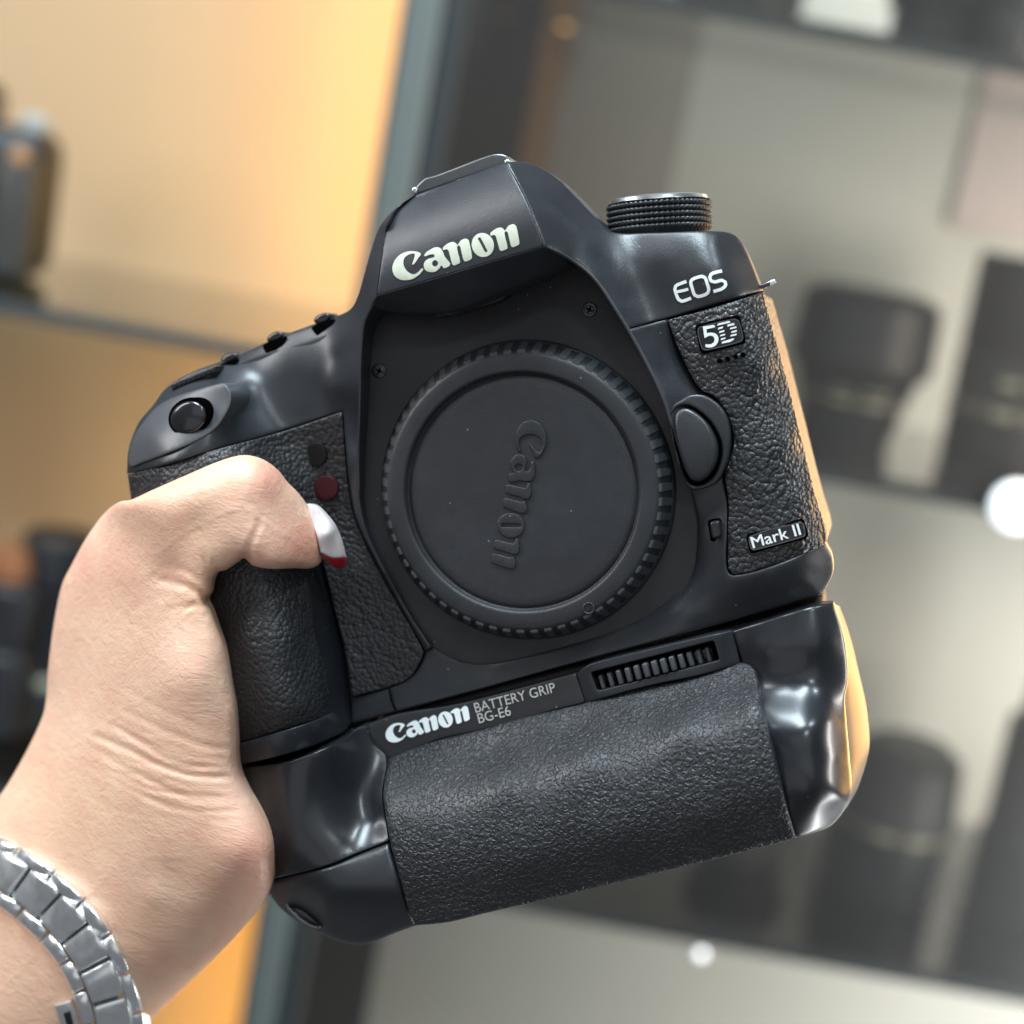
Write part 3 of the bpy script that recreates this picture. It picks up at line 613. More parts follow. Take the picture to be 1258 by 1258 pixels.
relief('printed_strip', [(441, 895, 1), (486, 879), (560, 866), (620, 851), (707, 827, 1), (719, 863, 1), (685, 871), (594, 896), (536, 909), (477, 936, 1), (458, 914), (450, 905)], lambda x, y: HP(x, y), K['matte'], bgp, bev=1.2, back=-20, step=6)
logo('logo_letter', (473.6, 901.6), (577.5, 884.0), HP, K['white'], bgp, lift=1.0, th=1.2, bev=0)
text('lettering', 'BATTERY GRIP', (583.5, 876.0), 14.6, 17.5, HP, K['grey'], bgp, sx=0.905, lift=1.2)
text('lettering', 'BG-E6', (587.5, 889.0), 14.6, 17.5, HP, K['grey'], bgp, sx=0.93, lift=1.2)
HL = TPS([(480, 930, 24), (478, 950, 44), (480, 985, 84), (487, 1030, 104), (500, 1080, 106), (509, 1125, 92), (600, 893, 22), (605, 925, 46), (612, 955, 90), (630, 1000, 114), (645, 1060, 116), (655, 1095, 100), (700, 868, 20), (708, 898, 48), (715, 928, 92), (735, 975, 115), (755, 1035, 115), (762, 1070, 98), (820, 838, 20), (826, 866, 48), (835, 893, 92), (850, 940, 113), (868, 1010, 113), (875, 1040, 98), (905, 816, 20), (912, 842, 48), (922, 868, 92), (940, 910, 110), (960, 980, 110), (972, 1020, 92)])
relief('grip_rubber', [(477, 932, 1), (492, 924), (536, 908), (594, 895), (632, 883), (685, 870), (719, 862), (795, 842), (834, 836), (862, 828), (900, 815), (915, 814), (927, 823), (932, 842), (935, 867), (948, 914), (965, 984), (978, 1030, 1), (900, 1050), (830, 1067), (760, 1084), (680, 1103), (600, 1121), (550, 1133), (510, 1137, 1), (500, 1112), (489, 1072), (479, 1032), (473, 997), (471, 974)],
       HL, K['rubber'], bgp, bev=5, back=-60, step=5)
# control dial window
relief('dial_surround', [(708, 827, 1), (725, 816), (800, 797), (887, 777), (900, 774, 1), (910, 815, 1), (862, 829), (795, 843), (719, 864, 1)],
       TPS([(708, 827, 18), (725, 817, 24), (887, 777, 26), (900, 774, 18), (910, 815, 18), (719, 862, 18), (735, 853, 24), (884, 814, 25), (800, 800, 25)]), K['satin'], bgp, holes=[rect([(726, 826), (877, 787), (884, 811), (734, 849)], 3)], bev=1.6, back=-40, step=4, seg=3)
relief('dial_pocket', rect([(722, 822), (881, 783), (888, 815), (731, 853)], 3), const(-2), K['blackhole'], bgp, bev=0, back=-40, step=10)
ux = P1(870, 803, 5)-P1(742, 836, 5); ul = np.linalg.norm(ux); ux /= ul
uy = np.cross(NB, ux)
dl = frame_box('control_dial', P1(806, 819, -12), ux, uy, NB, ul*1.12, 0.0028, 0.0045, K['button'], bgp, bevel=0.1)
for i in range(13):
    t = i/12; arch = math.sin(math.pi*(0.08+0.84*t)); wv = 4+16*arch
    frame_box('dial_ridge', P1(741+130*t, 836-33.5*t, wv), ux, uy, NB, 0.00125*(0.6+0.4*arch), 0.0031, 0.0040, K['plate'], dl, bevel=0.3)
frame_box('dial_edge', P1(801, 805, 16), ux, uy, NB, 0.0262, 0.00045, 0.0012, K['chrome'], bgp, bevel=0.3)
# right end
HE = TPS([(898, 776, 20), (960, 759, 24), (1000, 746, 22), (1022, 742, 8), (912, 816, 18), (940, 800, 34), (990, 795, 36), (1020, 790, 24), (1037, 795, 6), (935, 845, 36), (970, 842, 40), (1010, 838, 34), (1038, 835, 12), (935, 868, 60), (968, 862, 58), (1008, 858, 48), (1036, 857, 20), (950, 895, 86), (990, 888, 84), (1022, 888, 62), (1038, 890, 30), (955, 930, 94), (1000, 930, 94), (1028, 930, 66), (1043, 934, 32), (968, 985, 96), (1005, 985, 90), (1033, 980, 60), (1044, 975, 30), (980, 1020, 82), (1010, 1012, 56), (1030, 1000, 30)])
right_edge = [(1024, 741), (1028, 752), (1034, 770), (1039, 793), (1042, 833), (1038, 857), (1040, 887), (1044, 934), (1046, 974), (1038, 994), (1021, 1014)]
relief('grip_end', [(899, 775, 1), (930, 765), (967, 753), (1004, 743), (1024, 740, 1)]+right_edge[1:]+[(994, 1025), (978, 1029, 1), (965, 984), (948, 914), (935, 867), (932, 842), (927, 823), (912, 815, 1)], HE, K['gloss'], bgp, bev=3.5, back=-14, step=4, seg=3)
# side wall of the grip: strip from the front rim back to the wider rear
A_ = smooth([(1023, 741), (1034, 770), (1040, 793), (1042, 833), (1038, 857), (1040, 887), (1044, 934), (1046, 974), (1040, 992), (1026, 1009)], 6, False)
B_ = smooth([(1031, 744), (1040, 768), (1048, 795), (1056, 830), (1063, 860), (1067, 890), (1068, 918), (1062, 944), (1052, 972), (1040, 992)], 6, False)
n = 60
ia = np.linspace(0, len(A_)-1, n); ib = np.linspace(0, len(B_)-1, n)
A2 = np.c_[np.interp(ia, range(len(A_)), A_[:, 0]), np.interp(ia, range(len(A_)), A_[:, 1])]
B2 = np.c_[np.interp(ib, range(len(B_)), B_[:, 0]), np.interp(ib, range(len(B_)), B_[:, 1])]
rows = []; NR = 14
wA = HE(A2[:, 0], A2[:, 1])-4
A2 = A2-np.array([1.5, 0])
for k in range(NR):
    t = k/(NR-1); tt = math.sin(t*math.pi/2)**0.8; q = A2*(1-tt)+B2*tt; w = wA*(1-t)+(-120)*t
    rows.append(P(q[:, 0], q[:, 1], w))
V = np.concatenate(rows); Fc = [(k*n+i, k*n+i+1, (k+1)*n+i+1, (k+1)*n+i) for k in range(NR-1) for i in range(n-1)]
sp = mk('side_panel', V, Fc, K['side'], bgp, sharp=180)

# ------------------------------------------------------------------ THE HAND
HO = [(-160, 1500, 1), (0, 1420), (120, 1320), (180, 1258), (240, 1200), (290, 1150), (322, 1110), (333, 1090), (337, 1060), (335, 1030), (324, 1002), (304, 970), (293, 946), (291, 906), (289, 870), (283, 835), (276, 795), (265, 763), (260, 748), (254, 737), (259, 728), (262, 712), (268, 703), (278, 700), (290, 692), (300, 686), (311, 695), (336, 699), (362, 698), (382, 698), (394, 691), (397, 676), (395, 656), (387, 637), (377, 621), (366, 606), (352, 592), (340, 577), (322, 564), (300, 559), (271, 566), (219, 588), (185, 603), (161, 614), (146, 617), (128, 631), (106, 661), (88, 694), (76, 719), (66, 767), (59, 822), (55, 869), (47, 893), (22, 942), (-2, 979), (-130, 1130), (-300, 1330, 1)]
hl = smooth(HO, 3.0)
base = TPS([(161, 616, 84), (219, 588, 114), (271, 566, 118), (322, 564, 100), (351, 593, 72), (375, 621, 48), (395, 660, 40), (392, 693, 48), (366, 698, 88), (336, 699, 122), (300, 688, 128), (258, 735, 116), (276, 795, 116), (290, 870, 108), (294, 946, 100), (335, 1040, 102), (322, 1110, 84), (250, 1190, 40), (180, 1258, 10), (0, 1420, -30), (55, 860, -30), (76, 720, -30), (106, 660, -10), (130, 630, 10), (0, 978, -30), (-130, 1130, -50), (180, 850, 60), (120, 1050, 10), (230, 660, 95), (-100, 1300, -40), (300, 640, 112), (350, 650, 85)], 0.01)
kf = TPS([(380, 660, 0.80), (330, 620, 0.85), (260, 620, 0.75), (200, 720, 0.6), (160, 850, 0.55), (100, 1120, 0.62), (280, 1050, 0.75), (-100, 1300, 0.62), (230, 850, 0.62)])
# inflate: solve the Poisson problem on a grid
gs = 6.0; x0, y0 = -312, 546; nx, ny = 122, 162
gx, gy = np.meshgrid(x0+gs*np.arange(nx), y0+gs*np.arange(ny))
gp = np.c_[gx.ravel(), gy.ravel()]; gd = sdf(gp, [hl]).reshape(ny, nx); ins = gd > 0
phi = np.zeros((ny, nx)); chk = (np.add.outer(np.arange(ny), np.arange(nx)) % 2)
for it in range(500):
    for c in (0, 1):
        nb_ = np.zeros_like(phi); nb_[1:-1, 1:-1] = (phi[:-2, 1:-1]+phi[2:, 1:-1]+phi[1:-1, :-2]+phi[1:-1, 2:]+gs*gs)/4
        s_ = ins & (chk == c); phi[s_] += 1.93*(nb_[s_]-phi[s_])
qg = np.where(gd > gs*0.8, phi/np.maximum(gd, 1e-3), np.nan)
for it in range(8):
    pad = np.pad(qg, 1, constant_values=np.nan)
    st = np.stack([pad[i:i+ny, j:j+nx] for i in range(3) for j in range(3)])
    cntv = (~np.isnan(st)).sum(0); sm = np.nansum(st, 0)
    fill = np.isnan(qg) & (cntv > 0); qg[fill] = (sm[fill]/cntv[fill])
qg = np.nan_to_num(qg)
def infl(x, y):
    x = np.atleast_1d(x).astype(float); y = np.atleast_1d(y).astype(float)
    u = np.clip((x-x0)/gs, 0, nx-1.001); v = np.clip((y-y0)/gs, 0, ny-1.001); i = u.astype(int); j = v.astype(int); fu, fv = u-i, v-j
    q = qg[j, i]*(1-fu)*(1-fv)+qg[j, i+1]*fu*(1-fv)+qg[j+1, i]*(1-fu)*fv+qg[j+1, i+1]*fu*fv
    d = np.maximum(sdf(np.c_[x, y], [hl]), 0)
    return np.sqrt(np.maximum(2*q*d, 0)), d
CREASE = [([(300, 688), (308, 668), (316, 650), (321, 634)], 3.2, 4.0), ([(259, 712), (253, 694), (247, 678)], 3.5, 3.5), ([(268, 702), (263, 690), (262, 678)], 1.5, 3),
          ([(254, 737), (238, 724), (215, 716), (190, 712)], 4, 5), ([(250, 742), (228, 745), (200, 752)], 2.0, 4), ([(250, 720), (232, 704), (212, 694)], 2, 3.5),
          ([(120, 905), (160, 921), (195, 938), (234, 952), (288, 955)], 3.6, 4), ([(139, 890), (183, 919), (219, 938), (262, 944)], 3.0, 3.5), ([(146, 869), (205, 898), (256, 917), (288, 920)], 1.8, 4),
          ([(110, 917), (165, 949), (227, 976), (280, 982)], 2.0, 4), ([(100, 935), (160, 968), (215, 996)], 1.2, 4), ([(150, 845), (200, 872), (250, 893)], 1.0, 3.5),
          ([(372, 626), (382, 646), (388, 668), (390, 684)], -3.0, 3.0), ([(352, 595), (347, 606), (344, 620)], 1.2, 3), ([(338, 580), (332, 592), (330, 606)], 1.0, 3), ([(326, 568), (318, 580), (316, 596)], 0.8, 3),
          ([(290, 1066), (305, 1078), (318, 1070), (330, 1050)], 1.2, 3), ([(205, 730), (170, 745), (150, 765)], 0.9, 4), ([(90, 700), (84, 760), (74, 830)], 0.9, 4)]
rng = np.random.RandomState(3)
for i in range(26):      # fine wrinkles over the wrist fold
    sx_, sy_ = 95+rng.rand()*90, 870+rng.rand()*110; L_ = 60+rng.rand()*110; a_ = R(24+rng.randn()*4)
    CREASE.append(([(sx_, sy_), (sx_+L_*0.5*math.cos(a_), sy_+L_*0.5*math.sin(a_)+rng.randn()*2), (sx_+L_*math.cos(a_-0.15), sy_+L_*math.sin(a_-0.15))], 0.5+0.7*rng.rand(), 2.6))
for i in range(18):      # short creases at the web of the thumb
    sx_, sy_ = 205+rng.rand()*50, 690+rng.rand()*80; L_ = 18+rng.rand()*30; a_ = R(150+rng.randn()*14)
    CREASE.append(([(sx_, sy_), (sx_+L_*math.cos(a_), sy_+L_*math.sin(a_))], 0.4+0.6*rng.rand(), 2.6))
BUMP = [((330, 590), 26, 5), ((205, 660), 40, 6), ((225, 830), 45, 10), ((300, 1050), 40, 8), ((208, 705), 22, -6), ((210, 1080), 28, -4), ((190, 1100), 20, 3), ((150, 700), 34, 5), ((245, 645), 25, -4)]
def hand_front(x, y, detail=True):
    s, d = infl(x, y); x = np.atleast_1d(x).astype(float); y = np.atleast_1d(y).astype(float)
    w = base(x, y)+kf(x, y)*s
    fade = np.clip(d/16, 0, 1)
    for (cx, cy), r, h in BUMP: w = w+h*np.exp(-((x-cx)**2+(y-cy)**2)/(r*r))*fade
    if detail:
        p = np.c_[x, y]
        for pl, dep, wd in CREASE:
            c = smooth(pl, 5, False)
            near = (x > c[:, 0].min()-4*wd) & (x < c[:, 0].max()+4*wd) & (y > c[:, 1].min()-4*wd) & (y < c[:, 1].max()+4*wd)
            if near.any():
                dd = seg_dist(p[near], c[:-1], c[1:]); e = np.minimum(1, np.minimum(np.linalg.norm(p[near]-c[-1], axis=1), np.linalg.norm(p[near]-c[0], axis=1)+(9 if dep > 2.5 else 0))/12)
                w[near] -= 0.55*dep*np.exp(-(dd/wd)**2)*e-0.15*dep*np.exp(-((dd-1.9*wd)/wd)**2)*e
    return w
Vh, Th = tri_region([hl], 3.4, (0.6, 1.8, 3.6))
wf = hand_front(Vh[:, 0], Vh[:, 1]); sB, dB = infl(Vh[:, 0], Vh[:, 1]); wb = base(Vh[:, 0], Vh[:, 1])-0.55*sB
Xf = P(Vh[:, 0], Vh[:, 1], wf); rim_w = base(Vh[:, 0], Vh[:, 1])
Xr = P(Vh[:, 0], Vh[:, 1], rim_w); Xb = Xr-NB*S*(rim_w-wb)[:, None]
be = border(Th); rimids = {v for e in be for v in e}
vh = list(Xf); mpb = {}
for i in range(len(Vh)):
    if i in rimids: mpb[i] = i
    else: mpb[i] = len(vh); vh.append(Xb[i])
fh = [tuple(t) for t in Th]+[(mpb[t[0]], mpb[t[2]], mpb[t[1]]) for t in Th]
nskin = len(vh)
# four fingers wrapping round behind the grip (tapered, bent)
def tube(pts, rads, k=14):
    vs = []; fs = []; pts = [np.array(p) for p in pts]; q = []
    for i in range(len(pts)-1):
        for j in range(6):
            t = j/6; p0 = pts[max(i-1, 0)]; p1, p2 = pts[i], pts[i+1]; p3 = pts[min(i+2, len(pts)-1)]
            q.append((0.5*((2*p1)+(-p0+p2)*t+(2*p0-5*p1+4*p2-p3)*t*t+(-p0+3*p1-3*p2+p3)*t**3), rads[i]*(1-t)+rads[i+1]*t))
    q.append((pts[-1], rads[-1])); e = (pts[-1]-pts[-2]); e /= np.linalg.norm(e)
    for a in (30, 60, 85): q.append((pts[-1]+e*rads[-1]*math.sin(R(a)), rads[-1]*math.cos(R(a))))
    for i, (c, r) in enumerate(q):
        t = q[min(i+1, len(q)-1)][0]-q[max(i-1, 0)][0]; t /= np.linalg.norm(t)
        a = np.cross(t, [0.1, 0.9, 0.3]); a /= np.linalg.norm(a); b = np.cross(t, a)
        for j in range(k): vs.append(c+(a*math.cos(2*math.pi*j/k)+b*math.sin(2*math.pi*j/k))*r)
    for i in range(len(q)-1):
        for j in range(k): fs.append((i*k+j, i*k+(j+1) % k, (i+1)*k+(j+1) % k, (i+1)*k+j))
    fs.append([(len(q)-1)*k+j for j in range(k)]); return vs, fs
for i, (yy, ln) in enumerate(((680, 150), (750, 175), (820, 160), (885, 120))):
    vs, fs = tube([P1(150+i*6, yy+10, -70), P1(195+i*10, yy-5, -215), P1(195+i*10+ln*0.5, yy-18, -262), P1(195+i*10+ln, yy-34, -258)], [52*S, 46*S, 42*S, 34*S])
    k = len(vh); vh += vs; fh += [tuple(v+k for v in f) for f in fs]
hand = thing('hand', 'light-skinned hand gripping the black camera, its thumb nail white with a dark red tip', 'hand', P1(60, 1190, 0))
ho = mk('palm_and_thumb', vh, fh, K['skin'], hand, sharp=180)
ca = ho.data.color_attributes.new('tint', 'FLOAT_COLOR', 'POINT')
cols = np.tile(np.array([0.74, 0.49, 0.35]), (len(vh), 1))
TINT = [((375, 665), 34, (0.74, 0.32, 0.24), 0.7), ((330, 592), 24, (0.78, 0.34, 0.25), 0.6), ((330, 655), 40, (0.76, 0.40, 0.31), 0.4), ((100, 690), 26, (0.78, 0.42, 0.33), 0.4), ((320, 1050), 50, (0.74, 0.37, 0.28), 0.7), ((230, 820), 60, (0.78, 0.52, 0.39), 0.5), ((150, 690), 60, (0.75, 0.42, 0.30), 0.4),
        ((80, 1000), 80, (0.73, 0.50, 0.31), 0.5), ((205, 1095), 22, (0.58, 0.45, 0.34), 0.55), ((165, 1085), 20, (0.60, 0.45, 0.34), 0.5), ((110, 1160), 90, (0.73, 0.49, 0.34), 0.4), ((255, 730), 30, (0.72, 0.44, 0.26), 0.5), ((300, 960), 26, (0.78, 0.50, 0.40), 0.5)]
for (cx, cy), r, c, a in TINT:
    g = a*np.exp(-((Vh[:, 0]-cx)**2+(Vh[:, 1]-cy)**2)/(r*r))[:, None]
    cols[:len(Vh)] = cols[:len(Vh)]*(1-g)+np.array(c)*g
flat = np.ones((len(vh), 4)); flat[:, :3] = cols
ca.data.foreach_set('color', flat.ravel())
# the thumb nail, white with a dark red tip
HN = TPS([(378, 620, 56), (388, 645, 62), (394, 672, 66), (388, 622, 55), (402, 634, 50), (414, 656, 40), (421, 679, 32), (404, 655, 64), (424, 690, 26), (410, 692, 46)])
nail, _ = relief('nail', [(377, 619, 1), (387, 621), (399, 632), (409, 645), (416, 660), (423, 685, 1), (409, 685.5), (394, 679, 1), (388, 655), (381, 636)], HN, K['nail'], hand, bev=2.5, back=9, relback=True, step=3, seg=2.5)
relief('nail_tip', [(394, 679, 1), (409, 685.5), (423, 685, 1), (425, 690), (423, 696), (418, 699), (408, 695), (398, 686)], HN, K['nailred'], nail, bev=2.5, back=9, relback=True, step=3, seg=2.5)

# ------------------------------------------------------------------ THE WATCH BRACELET
watch = thing('wristwatch', 'silver steel link watch bracelet on the wrist below the hand', 'watch', P1(60, 1122, 60))
path = smooth([(-62, 1044), (-22, 1060), (16, 1079), (58, 1112), (95, 1152), (121, 1196), (137, 1242), (148, 1300), (152, 1380)], 2.0, False)
arc = np.r_[0, np.cumsum(np.linalg.norm(np.diff(path, axis=0), axis=1))]
tang = np.gradient(path, axis=0); tang /= np.linalg.norm(tang, axis=1)[:, None]
def at(s): return np.array([np.interp(s, arc, path[:, 0]), np.interp(s, arc, path[:, 1])])
def nrm(s): t = np.array([np.interp(s, arc, tang[:, 0]), np.interp(s, arc, tang[:, 1])]); t /= np.linalg.norm(t); return np.array([t[1], -t[0]])
ss = np.linspace(0, arc[-1], 22); WP = {}
for off in (-38, 0, 38):
    q = np.array([at(a)+nrm(a)*off for a in ss]); WP[off] = np.polyfit(ss, hand_front(q[:, 0], q[:, 1], False), 5)
def bandw(s, off): return np.interp(off, [-38, 0, 38], [np.polyval(WP[o], s) for o in (-38, 0, 38)])
def link(name, s0, s1, o0, o1, lift, crown, round_o, material=K['steel'], thick=14):
    nu, nv = 13, 9; V = []; e = 3.2
    uu = np.r_[0, 0.03, 0.08, np.linspace(0.16, 0.84, nu-6), 0.92, 0.97, 1]; vv = np.r_[0, 0.05, 0.13, 0.3, 0.5, 0.7, 0.87, 0.95, 1]
    top = []
    for u in uu:
        for v in vv:
            s_ = s0+(s1-s0)*u; o_ = o0+(o1-o0)*v
            du = min(u, 1-u)*(s1-s0); dv = min(v, 1-v)*(o1-o0)
            rd = 0
            for d_, b_ in ((du, e), (dv, round_o)):
                if d_ < b_: rd += b_-math.sqrt(max(b_*b_-(b_-d_)**2, 0))
            c = at(s_)+nrm(s_)*o_
            top.append((c[0], c[1], bandw(s_, o_)+lift+crown*(1-(2*u-1)**2)-rd))
    top = np.array(top); T_ = P(top[:, 0], top[:, 1], top[:, 2])
    V = list(T_); f = []
    for a in range(nu):
        for b in range(nv):
            if a < nu-1 and b < nv-1: f.append((a*nv+b, (a+1)*nv+b, (a+1)*nv+b+1, a*nv+b+1))
    ring = [b for b in range(nv)]+[a*nv+nv-1 for a in range(1, nu)]+[(nu-1)*nv+b for b in range(nv-2, -1, -1)]+[a*nv for a in range(nu-2, 0, -1)]
    k = len(V)
    for r_ in ring: V.append(T_[r_]-NB*S*thick)
    for q in range(len(ring)): f.append((ring[q], ring[(q+1) % len(ring)], k+(q+1) % len(ring), k+q))
    f.append([k+q for q in range(len(ring))])
    return mk(name, V, f, material, watch, 38)
s = 4.0
while s < arc[-1]-50:
    pitch = 46
    link('centre_link', s+1.6, s+pitch-1.6, -20.5, 20.5, 12, 6.0, 1.2)
    link('outer_link', s+pitch*0.5+1.0, s+pitch*1.5-1.0, 21.5, 37, 9, 7.0, 5)
    link('outer_link', s+pitch*0.5+1.0, s+pitch*1.5-1.0, -39, -21.5, 9, 7.0, 6)
    link('link_pin', s+pitch-4, s+pitch+4, -24, 24, 5, 0, 1, K['shoe'], 4)
    s += pitch
link('clasp', arc[-1]-170, arc[-1]-70, -66, -42, 4, 3, 6, K['steel'], 16)
link('clasp_slot', arc[-1]-154, arc[-1]-110, -58, -50, 9, 0, 1, K['button'], 4)

# ------------------------------------------------------------------ THE DISPLAY CABINET
KB = {}
KB['oak'] = mat('pale_wood_panel', (0.50, 0.345, 0.20), 0.6, colvar=(3, 0.08))
KB['taupe'] = mat('taupe_panel', (0.36, 0.31, 0.26), 0.6, colvar=(4, 0.1))
KB['brown'] = mat('dark_brown_panel', (0.045, 0.035, 0.030), 0.5, colvar=(5, 0.1))
KB['greyp'] = mat('light_grey_panel', (0.60, 0.555, 0.485), 0.55, colvar=(2.5, 0.12))
KB['post'] = mat('grey_green_metal', (0.085, 0.105, 0.105), 0.4, metal=0.2)
KB['postd'] = mat('dark_metal', (0.020, 0.026, 0.030), 0.4)
KB['edge'] = mat('dark_glass_edge', (0.035, 0.043, 0.045), 0.25)
KB['copper'] = mat('copper_trim', (0.36, 0.19, 0.08), 0.4)
KB['led'] = mat('warm_led', (1, 0.8, 0.4), 0.5, emit=((1.0, 0.58, 0.11), 25))
KB['spot'] = mat('cool_led', (1, 1, 1), 0.5, emit=((0.80, 0.95, 1.0), 0.8))
KB['amber'] = mat('amber_led', (1, 0.6, 0.2), 0.5, emit=((1.0, 0.55, 0.18), 1.0))
KB['glass'] = glass_mat('shelf_glass', (0.80, 0.84, 0.82), 1.6)
KB['door'] = glass_mat('door_glass', (0.96, 0.97, 0.96), 0.8, 0.5)
KB['gear'] = mat('black_gear', (0.014, 0.015, 0.019), 0.45, colvar=(60, 0.2))
KB['gear2'] = mat('charcoal_gear', (0.032, 0.031, 0.030), 0.5, colvar=(60, 0.2))
KB['gold'] = mat('gold_ring', (0.16, 0.14, 0.10), 0.4)
KB['print'] = mat('lens_lettering', (0.36, 0.34, 0.25), 0.5)
KB['silver'] = mat('silver_ring', (0.40, 0.43, 0.43), 0.35)
KB['copperobj'] = mat('orange_ring', (0.30, 0.12, 0.05), 0.4)
YF, YB = 1.10, 1.42
def wbox(name, x0, x1, y0, y1, z0, z1, material, parent, bevel=0.0, label=None):
    c = np.array([(x0+x1)/2, (y0+y1)/2, (z0+z1)/2])
    return frame_box(name, c, (1, 0, 0), (0, 1, 0), (0, 0, 1), abs(x1-x0), abs(y1-y0), abs(z1-z0), material, parent, bevel, label)
def BX(x, y, Y): return BGp(x, y, Y)[0]
def BZ(x, y, Y): return BGp(x, y, Y)[2]
zt, zb = 1.95, 0.50
cab = thing('display_cabinet', 'wall display cabinet with glass shelves, warm-lit wood bay and grey bay behind the camera', 'cabinet', (0, YF, zb))
xpl = BX(480, 160, YF); xpr = BX(548, 160, YF)
wbox('post', xpl, xpl+(xpr-xpl)*0.60, YF-0.02, YF+0.03, zb, zt, KB['post'], cab, 0.05)
wbox('post_trim', xpl+(xpr-xpl)*0.60, xpr, YF-0.012, YF+0.03, zb, zt, KB['postd'], cab, 0.05)
wbox('post_trim', xpl-0.004, xpl, YF-0.010, YF+0.03, zb, zt, KB['postd'], cab, 0.0)
xl, xr = -0.62, 0.75
xled = BX(489, 160, YB-0.08)
wbox('back_panel', xl, xled+0.012, YB, YB+0.02, zb, zt, KB['oak'], cab, label='pale wood back panel lit warm')
xs1 = BX(655, 100, YB); xs2 = BX(690, 100, YB); xs3 = BX(850, 100, YB)
wbox('side_panel', xled+0.021, xs1, YB-0.004, YB+0.018, zb, zt, KB['brown'], cab)
wbox('trim', xs1, xs2, YB-0.002, YB+0.018, 1.30, zt, KB['copper'], cab)  # copper-coloured strip painted in for a warm reflection
wbox('back_panel', xs1, xs3, YB, YB+0.02, 1.30, zt, KB['taupe'], cab, label='taupe back panel')
wbox('back_panel', xs3, xr, YB+0.002, YB+0.022, 1.30, zt, KB['greyp'], cab, label='light grey back panel')
wbox('back_panel', xs1, xr, YB, YB+0.02, zb, 1.2995, KB['greyp'], cab, label='light grey back panel')
wbox('divider', xled+0.012, xled+0.020, YF+0.03, YB, zb, zt, KB['brown'], cab)
wbox('led_strip', xled, xled+0.006, YB-0.090, YB-0.074, zb, zt, KB['led'], cab)
def shelf(px, py, x0, x1, Z=None):
    z = BZ(px, py, YF) if Z is None else Z
    sh = wbox('shelf', x0, x1, YF+0.004, YB-0.002, z, z+0.008, KB['glass'], cab)
    wbox('shelf_edge', x0, x1, YF-0.002, YF+0.0035, z-0.001, z+0.009, KB['edge'], sh)
    return z+0.0085
z_l1 = shelf(140, 410, xl, xpl-0.006)
z_l2 = shelf(0, 985, xl, xpl-0.006)
z_r1 = shelf(1060, 55, xpr+0.002, xr)
z_r2 = shelf(1130, 612, xpr+0.002, xr)
z_r3 = shelf(940, 1172, xpr+0.002, xr)
wbox('glass_door', xpr+0.001, xr, YF-0.016, YF-0.012, zb, zt, KB['door'], cab)

def puck(px, py, Y, r, material, label):
    c = BGp(px, py, Y)
    t = thing('spot_light', label, 'lamp', c)
    rr = r*Y/FPX
    lathe('lamp_face', c, (0, -1, 0), [(rr, 0), (rr*0.98, rr*0.25), (rr*0.7, rr*0.5), (0.0001, rr*0.6)], material, t, n=24)
    lathe('lamp_housing', c, (0, 1, 0), [(rr*1.04, 0), (rr*1.04, 0.006), (0.0001, 0.008)], KB['postd'], t, n=24)
puck(1247, 622, YF-0.02, 30, KB['spot'], 'bright white round light at the right edge of the cabinet')  # glowing disc put in for the reflection of a round light
puck(861, 1172, YF-0.02, 7, KB['spot'], 'tiny white light on the lowest glass shelf edge')  # small glowing white disc
puck(697, 20, YB-0.02, 15, KB['amber'], 'amber light at the top, right of the other amber light')  # amber glow put in for a lamp reflection
puck(624, 5, YB-0.02, 14, KB['amber'], 'amber light at the top nearest the grey post')  # second amber glow, also a lamp reflection

def lens(px, z, Y, prof, label, py=None, cat='lens', name='camera_lens'):
    """prof rows (height px, radius px, key) on a shelf of height z; sizes in pixels at that depth"""
    k = Y/FPX; x = BX(px, py, Y)
    t = thing(name, label, cat, (x, Y, z), 'lenses and cameras on the cabinet shelves')
    o = np.array([x, Y, z]); h = 0
    for hh_, r1, r2, key, nm in prof:
        lathe(nm, o+np.array([0, 0, h*k]), (0, 0, 1), [(r1*k*0.97, 0), (r1*k, 0.002), (r2*k, hh_*k-0.003), (r2*k*0.93, hh_*k)], KB[key], t, n=40)
        if nm in ('gold_ring', 'silver_ring', 'zoom_ring'):
            for dx, ww_ in ((-0.35, 0.30), (0.25, 0.42)):
                frame_box('marking', o+np.array([dx*r1*k, -math.sqrt(1-dx*dx)*r1*k*1.0, (h+hh_*0.5)*k]), (1, dx*0.9, 0), (0, 1, 0), (0, 0, 1), ww_*r1*k, 0.003, min(hh_, 14)*k*0.7, KB['print'], t, 0.1)
        h += hh_
    return t
lens(1048, z_r2, 1.26, [(50, 56, 64, 'gear', 'mount'), (8, 68, 70, 'gold', 'gold_ring'), (26, 68, 74, 'gear', 'zoom_ring'), (10, 78, 84, 'gear2', 'collar'), (82, 87, 84, 'gear', 'barrel'), (10, 82, 70, 'gear', 'lens_cap')], 'squat wide black lens on the middle glass shelf, right beside the held camera', 480)
lens(1250, z_r2, 1.26, [(64, 70, 72, 'gear', 'mount'), (14, 74, 76, 'gold', 'gold_ring'), (60, 72, 74, 'gear2', 'zoom_ring'), (118, 74, 76, 'gear', 'barrel')], 'tall black lens at the right end of the middle glass shelf', 460)
lens(1080, z_r3, 1.24, [(88, 70, 72, 'gear', 'mount'), (12, 74, 74, 'gold', 'gold_ring'), (84, 76, 70, 'gear2', 'barrel'), (16, 68, 56, 'gear2', 'lens_cap')], 'charcoal lens with gold ring standing on the lowest glass shelf below the held camera', 1080)
lens(1245, z_r3, 1.24, [(110, 62, 62, 'gear', 'mount'), (150, 58, 60, 'gear2', 'barrel'), (60, 46, 44, 'gear2', 'hood')], 'tall dark lens at the right end of the lowest glass shelf', 1100)
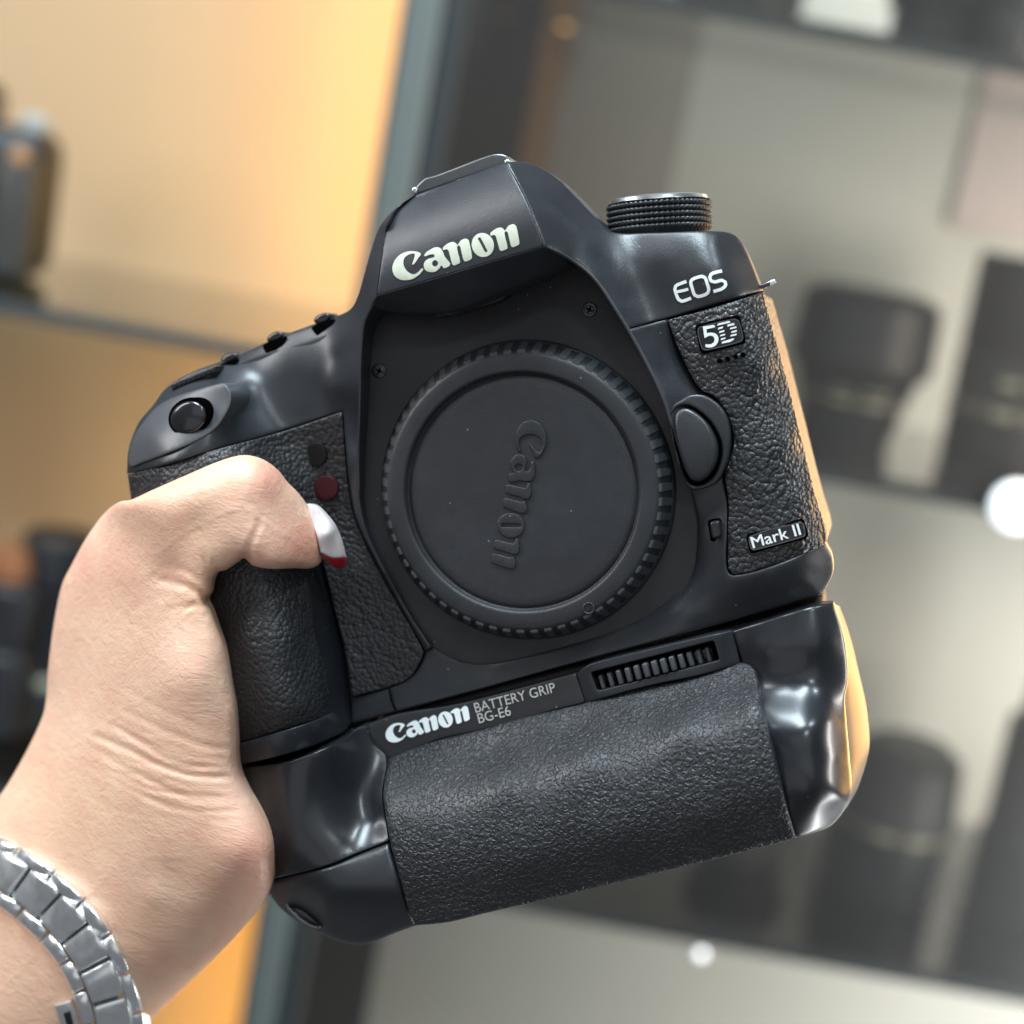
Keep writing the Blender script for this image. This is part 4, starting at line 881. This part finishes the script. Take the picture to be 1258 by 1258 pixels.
lens(890, z_r3, 1.26, [(52, 52, 54, 'gear2', 'mount'), (38, 66, 62, 'gear', 'barrel')], 'short black lens on the lowest glass shelf half behind the battery grip', 1140)
lens(1008, z_r3, 1.26, [(70, 13, 13, 'gear2', 'stem'), (26, 15, 13, 'copperobj', 'orange_ring')], 'small orange-topped bottle on the lowest glass shelf beside the grip corner', 1100, 'bottle', 'small_bottle')
lens(1160, z_r1, 1.26, [(60, 60, 62, 'gear', 'barrel'), (60, 70, 70, 'gear', 'hood')], 'black lens standing on the top glass shelf at upper right', 30)
lens(905, z_r1, 1.26, [(50, 70, 74, 'gear2', 'barrel'), (60, 74, 74, 'gear2', 'hood')], 'charcoal lens on the top glass shelf above the round dial', 20)
lens(1240, z_r1, 1.20, [(70, 34, 36, 'gear', 'barrel'), (50, 38, 38, 'gear', 'hood')], 'narrow black lens at the right end of the top glass shelf', 40)
lens(62, z_l2, 1.24, [(60, 42, 44, 'gear', 'mount'), (14, 46, 46, 'silver', 'silver_ring'), (150, 44, 50, 'gear', 'barrel'), (30, 52, 50, 'gear', 'hood')], 'dark lens on the lower left shelf right against the back of the hand', 800)
lens(5, z_l2, 1.22, [(110, 52, 52, 'gear', 'mount'), (90, 50, 54, 'gear', 'barrel'), (40, 30, 24, 'copperobj', 'orange_ring')], 'dark lens with an orange top at the left edge of the lower left shelf', 800)

def slr(px, py, Y, z, label):
    k = Y/FPX; x = BX(px, py, Y)
    t = thing('shelf_camera', label, 'camera', (x, Y, z), 'lenses and cameras on the cabinet shelves')
    wbox('body', x-150*k, x+62*k, Y-0.03, Y+0.03, z, z+180*k, KB['gear'], t, 0.30)
    wbox('grip', x+10*k, x+64*k, Y-0.055, Y-0.028, z+4*k, z+150*k, KB['gear2'], t, 0.4)
    wbox('viewfinder_hump', x-110*k, x-20*k, Y-0.035, Y+0.03, z+176*k, z+225*k, KB['gear'], t, 0.35)
    lathe('lens_barrel', np.array([x-65*k, Y-0.03, z+90*k]), (0, -1, 0), [(60*k, 0), (60*k, 0.05), (52*k, 0.054), (48*k, 0.03), (0.0001, 0.03)], KB['gear'], t, n=36)
    lathe('dial', np.array([x+30*k, Y, z+178*k]), (0, 0, 1), [(18*k, 0), (18*k, 14*k), (14*k, 18*k)], KB['silver'], t, n=24)
    lathe('round_button', np.array([x+44*k, Y-0.05, z+150*k]), (0, -1, 0), [(10*k, 0), (10*k, 0.006), (0.0001, 0.007)], KB['copper'], t, n=20)
slr(8, 200, 1.24, z_l1, 'charcoal camera with orange dot standing on the upper left shelf')


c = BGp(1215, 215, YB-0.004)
reflection = wbox('card_sheet', c[0]-0.022, c[0]+0.07, YB-0.005, YB-0.003, c[2]-0.045, c[2]+0.05, mat('pale_pink_card', (0.60, 0.475, 0.435), 0.6), None)  # pink sheet added for a patch reflected in the glass door
reflection.name = 'paper_card'; reflection['label'] = 'faint pink card on the grey cabinet wall above the tall lens'; reflection['category'] = 'card'
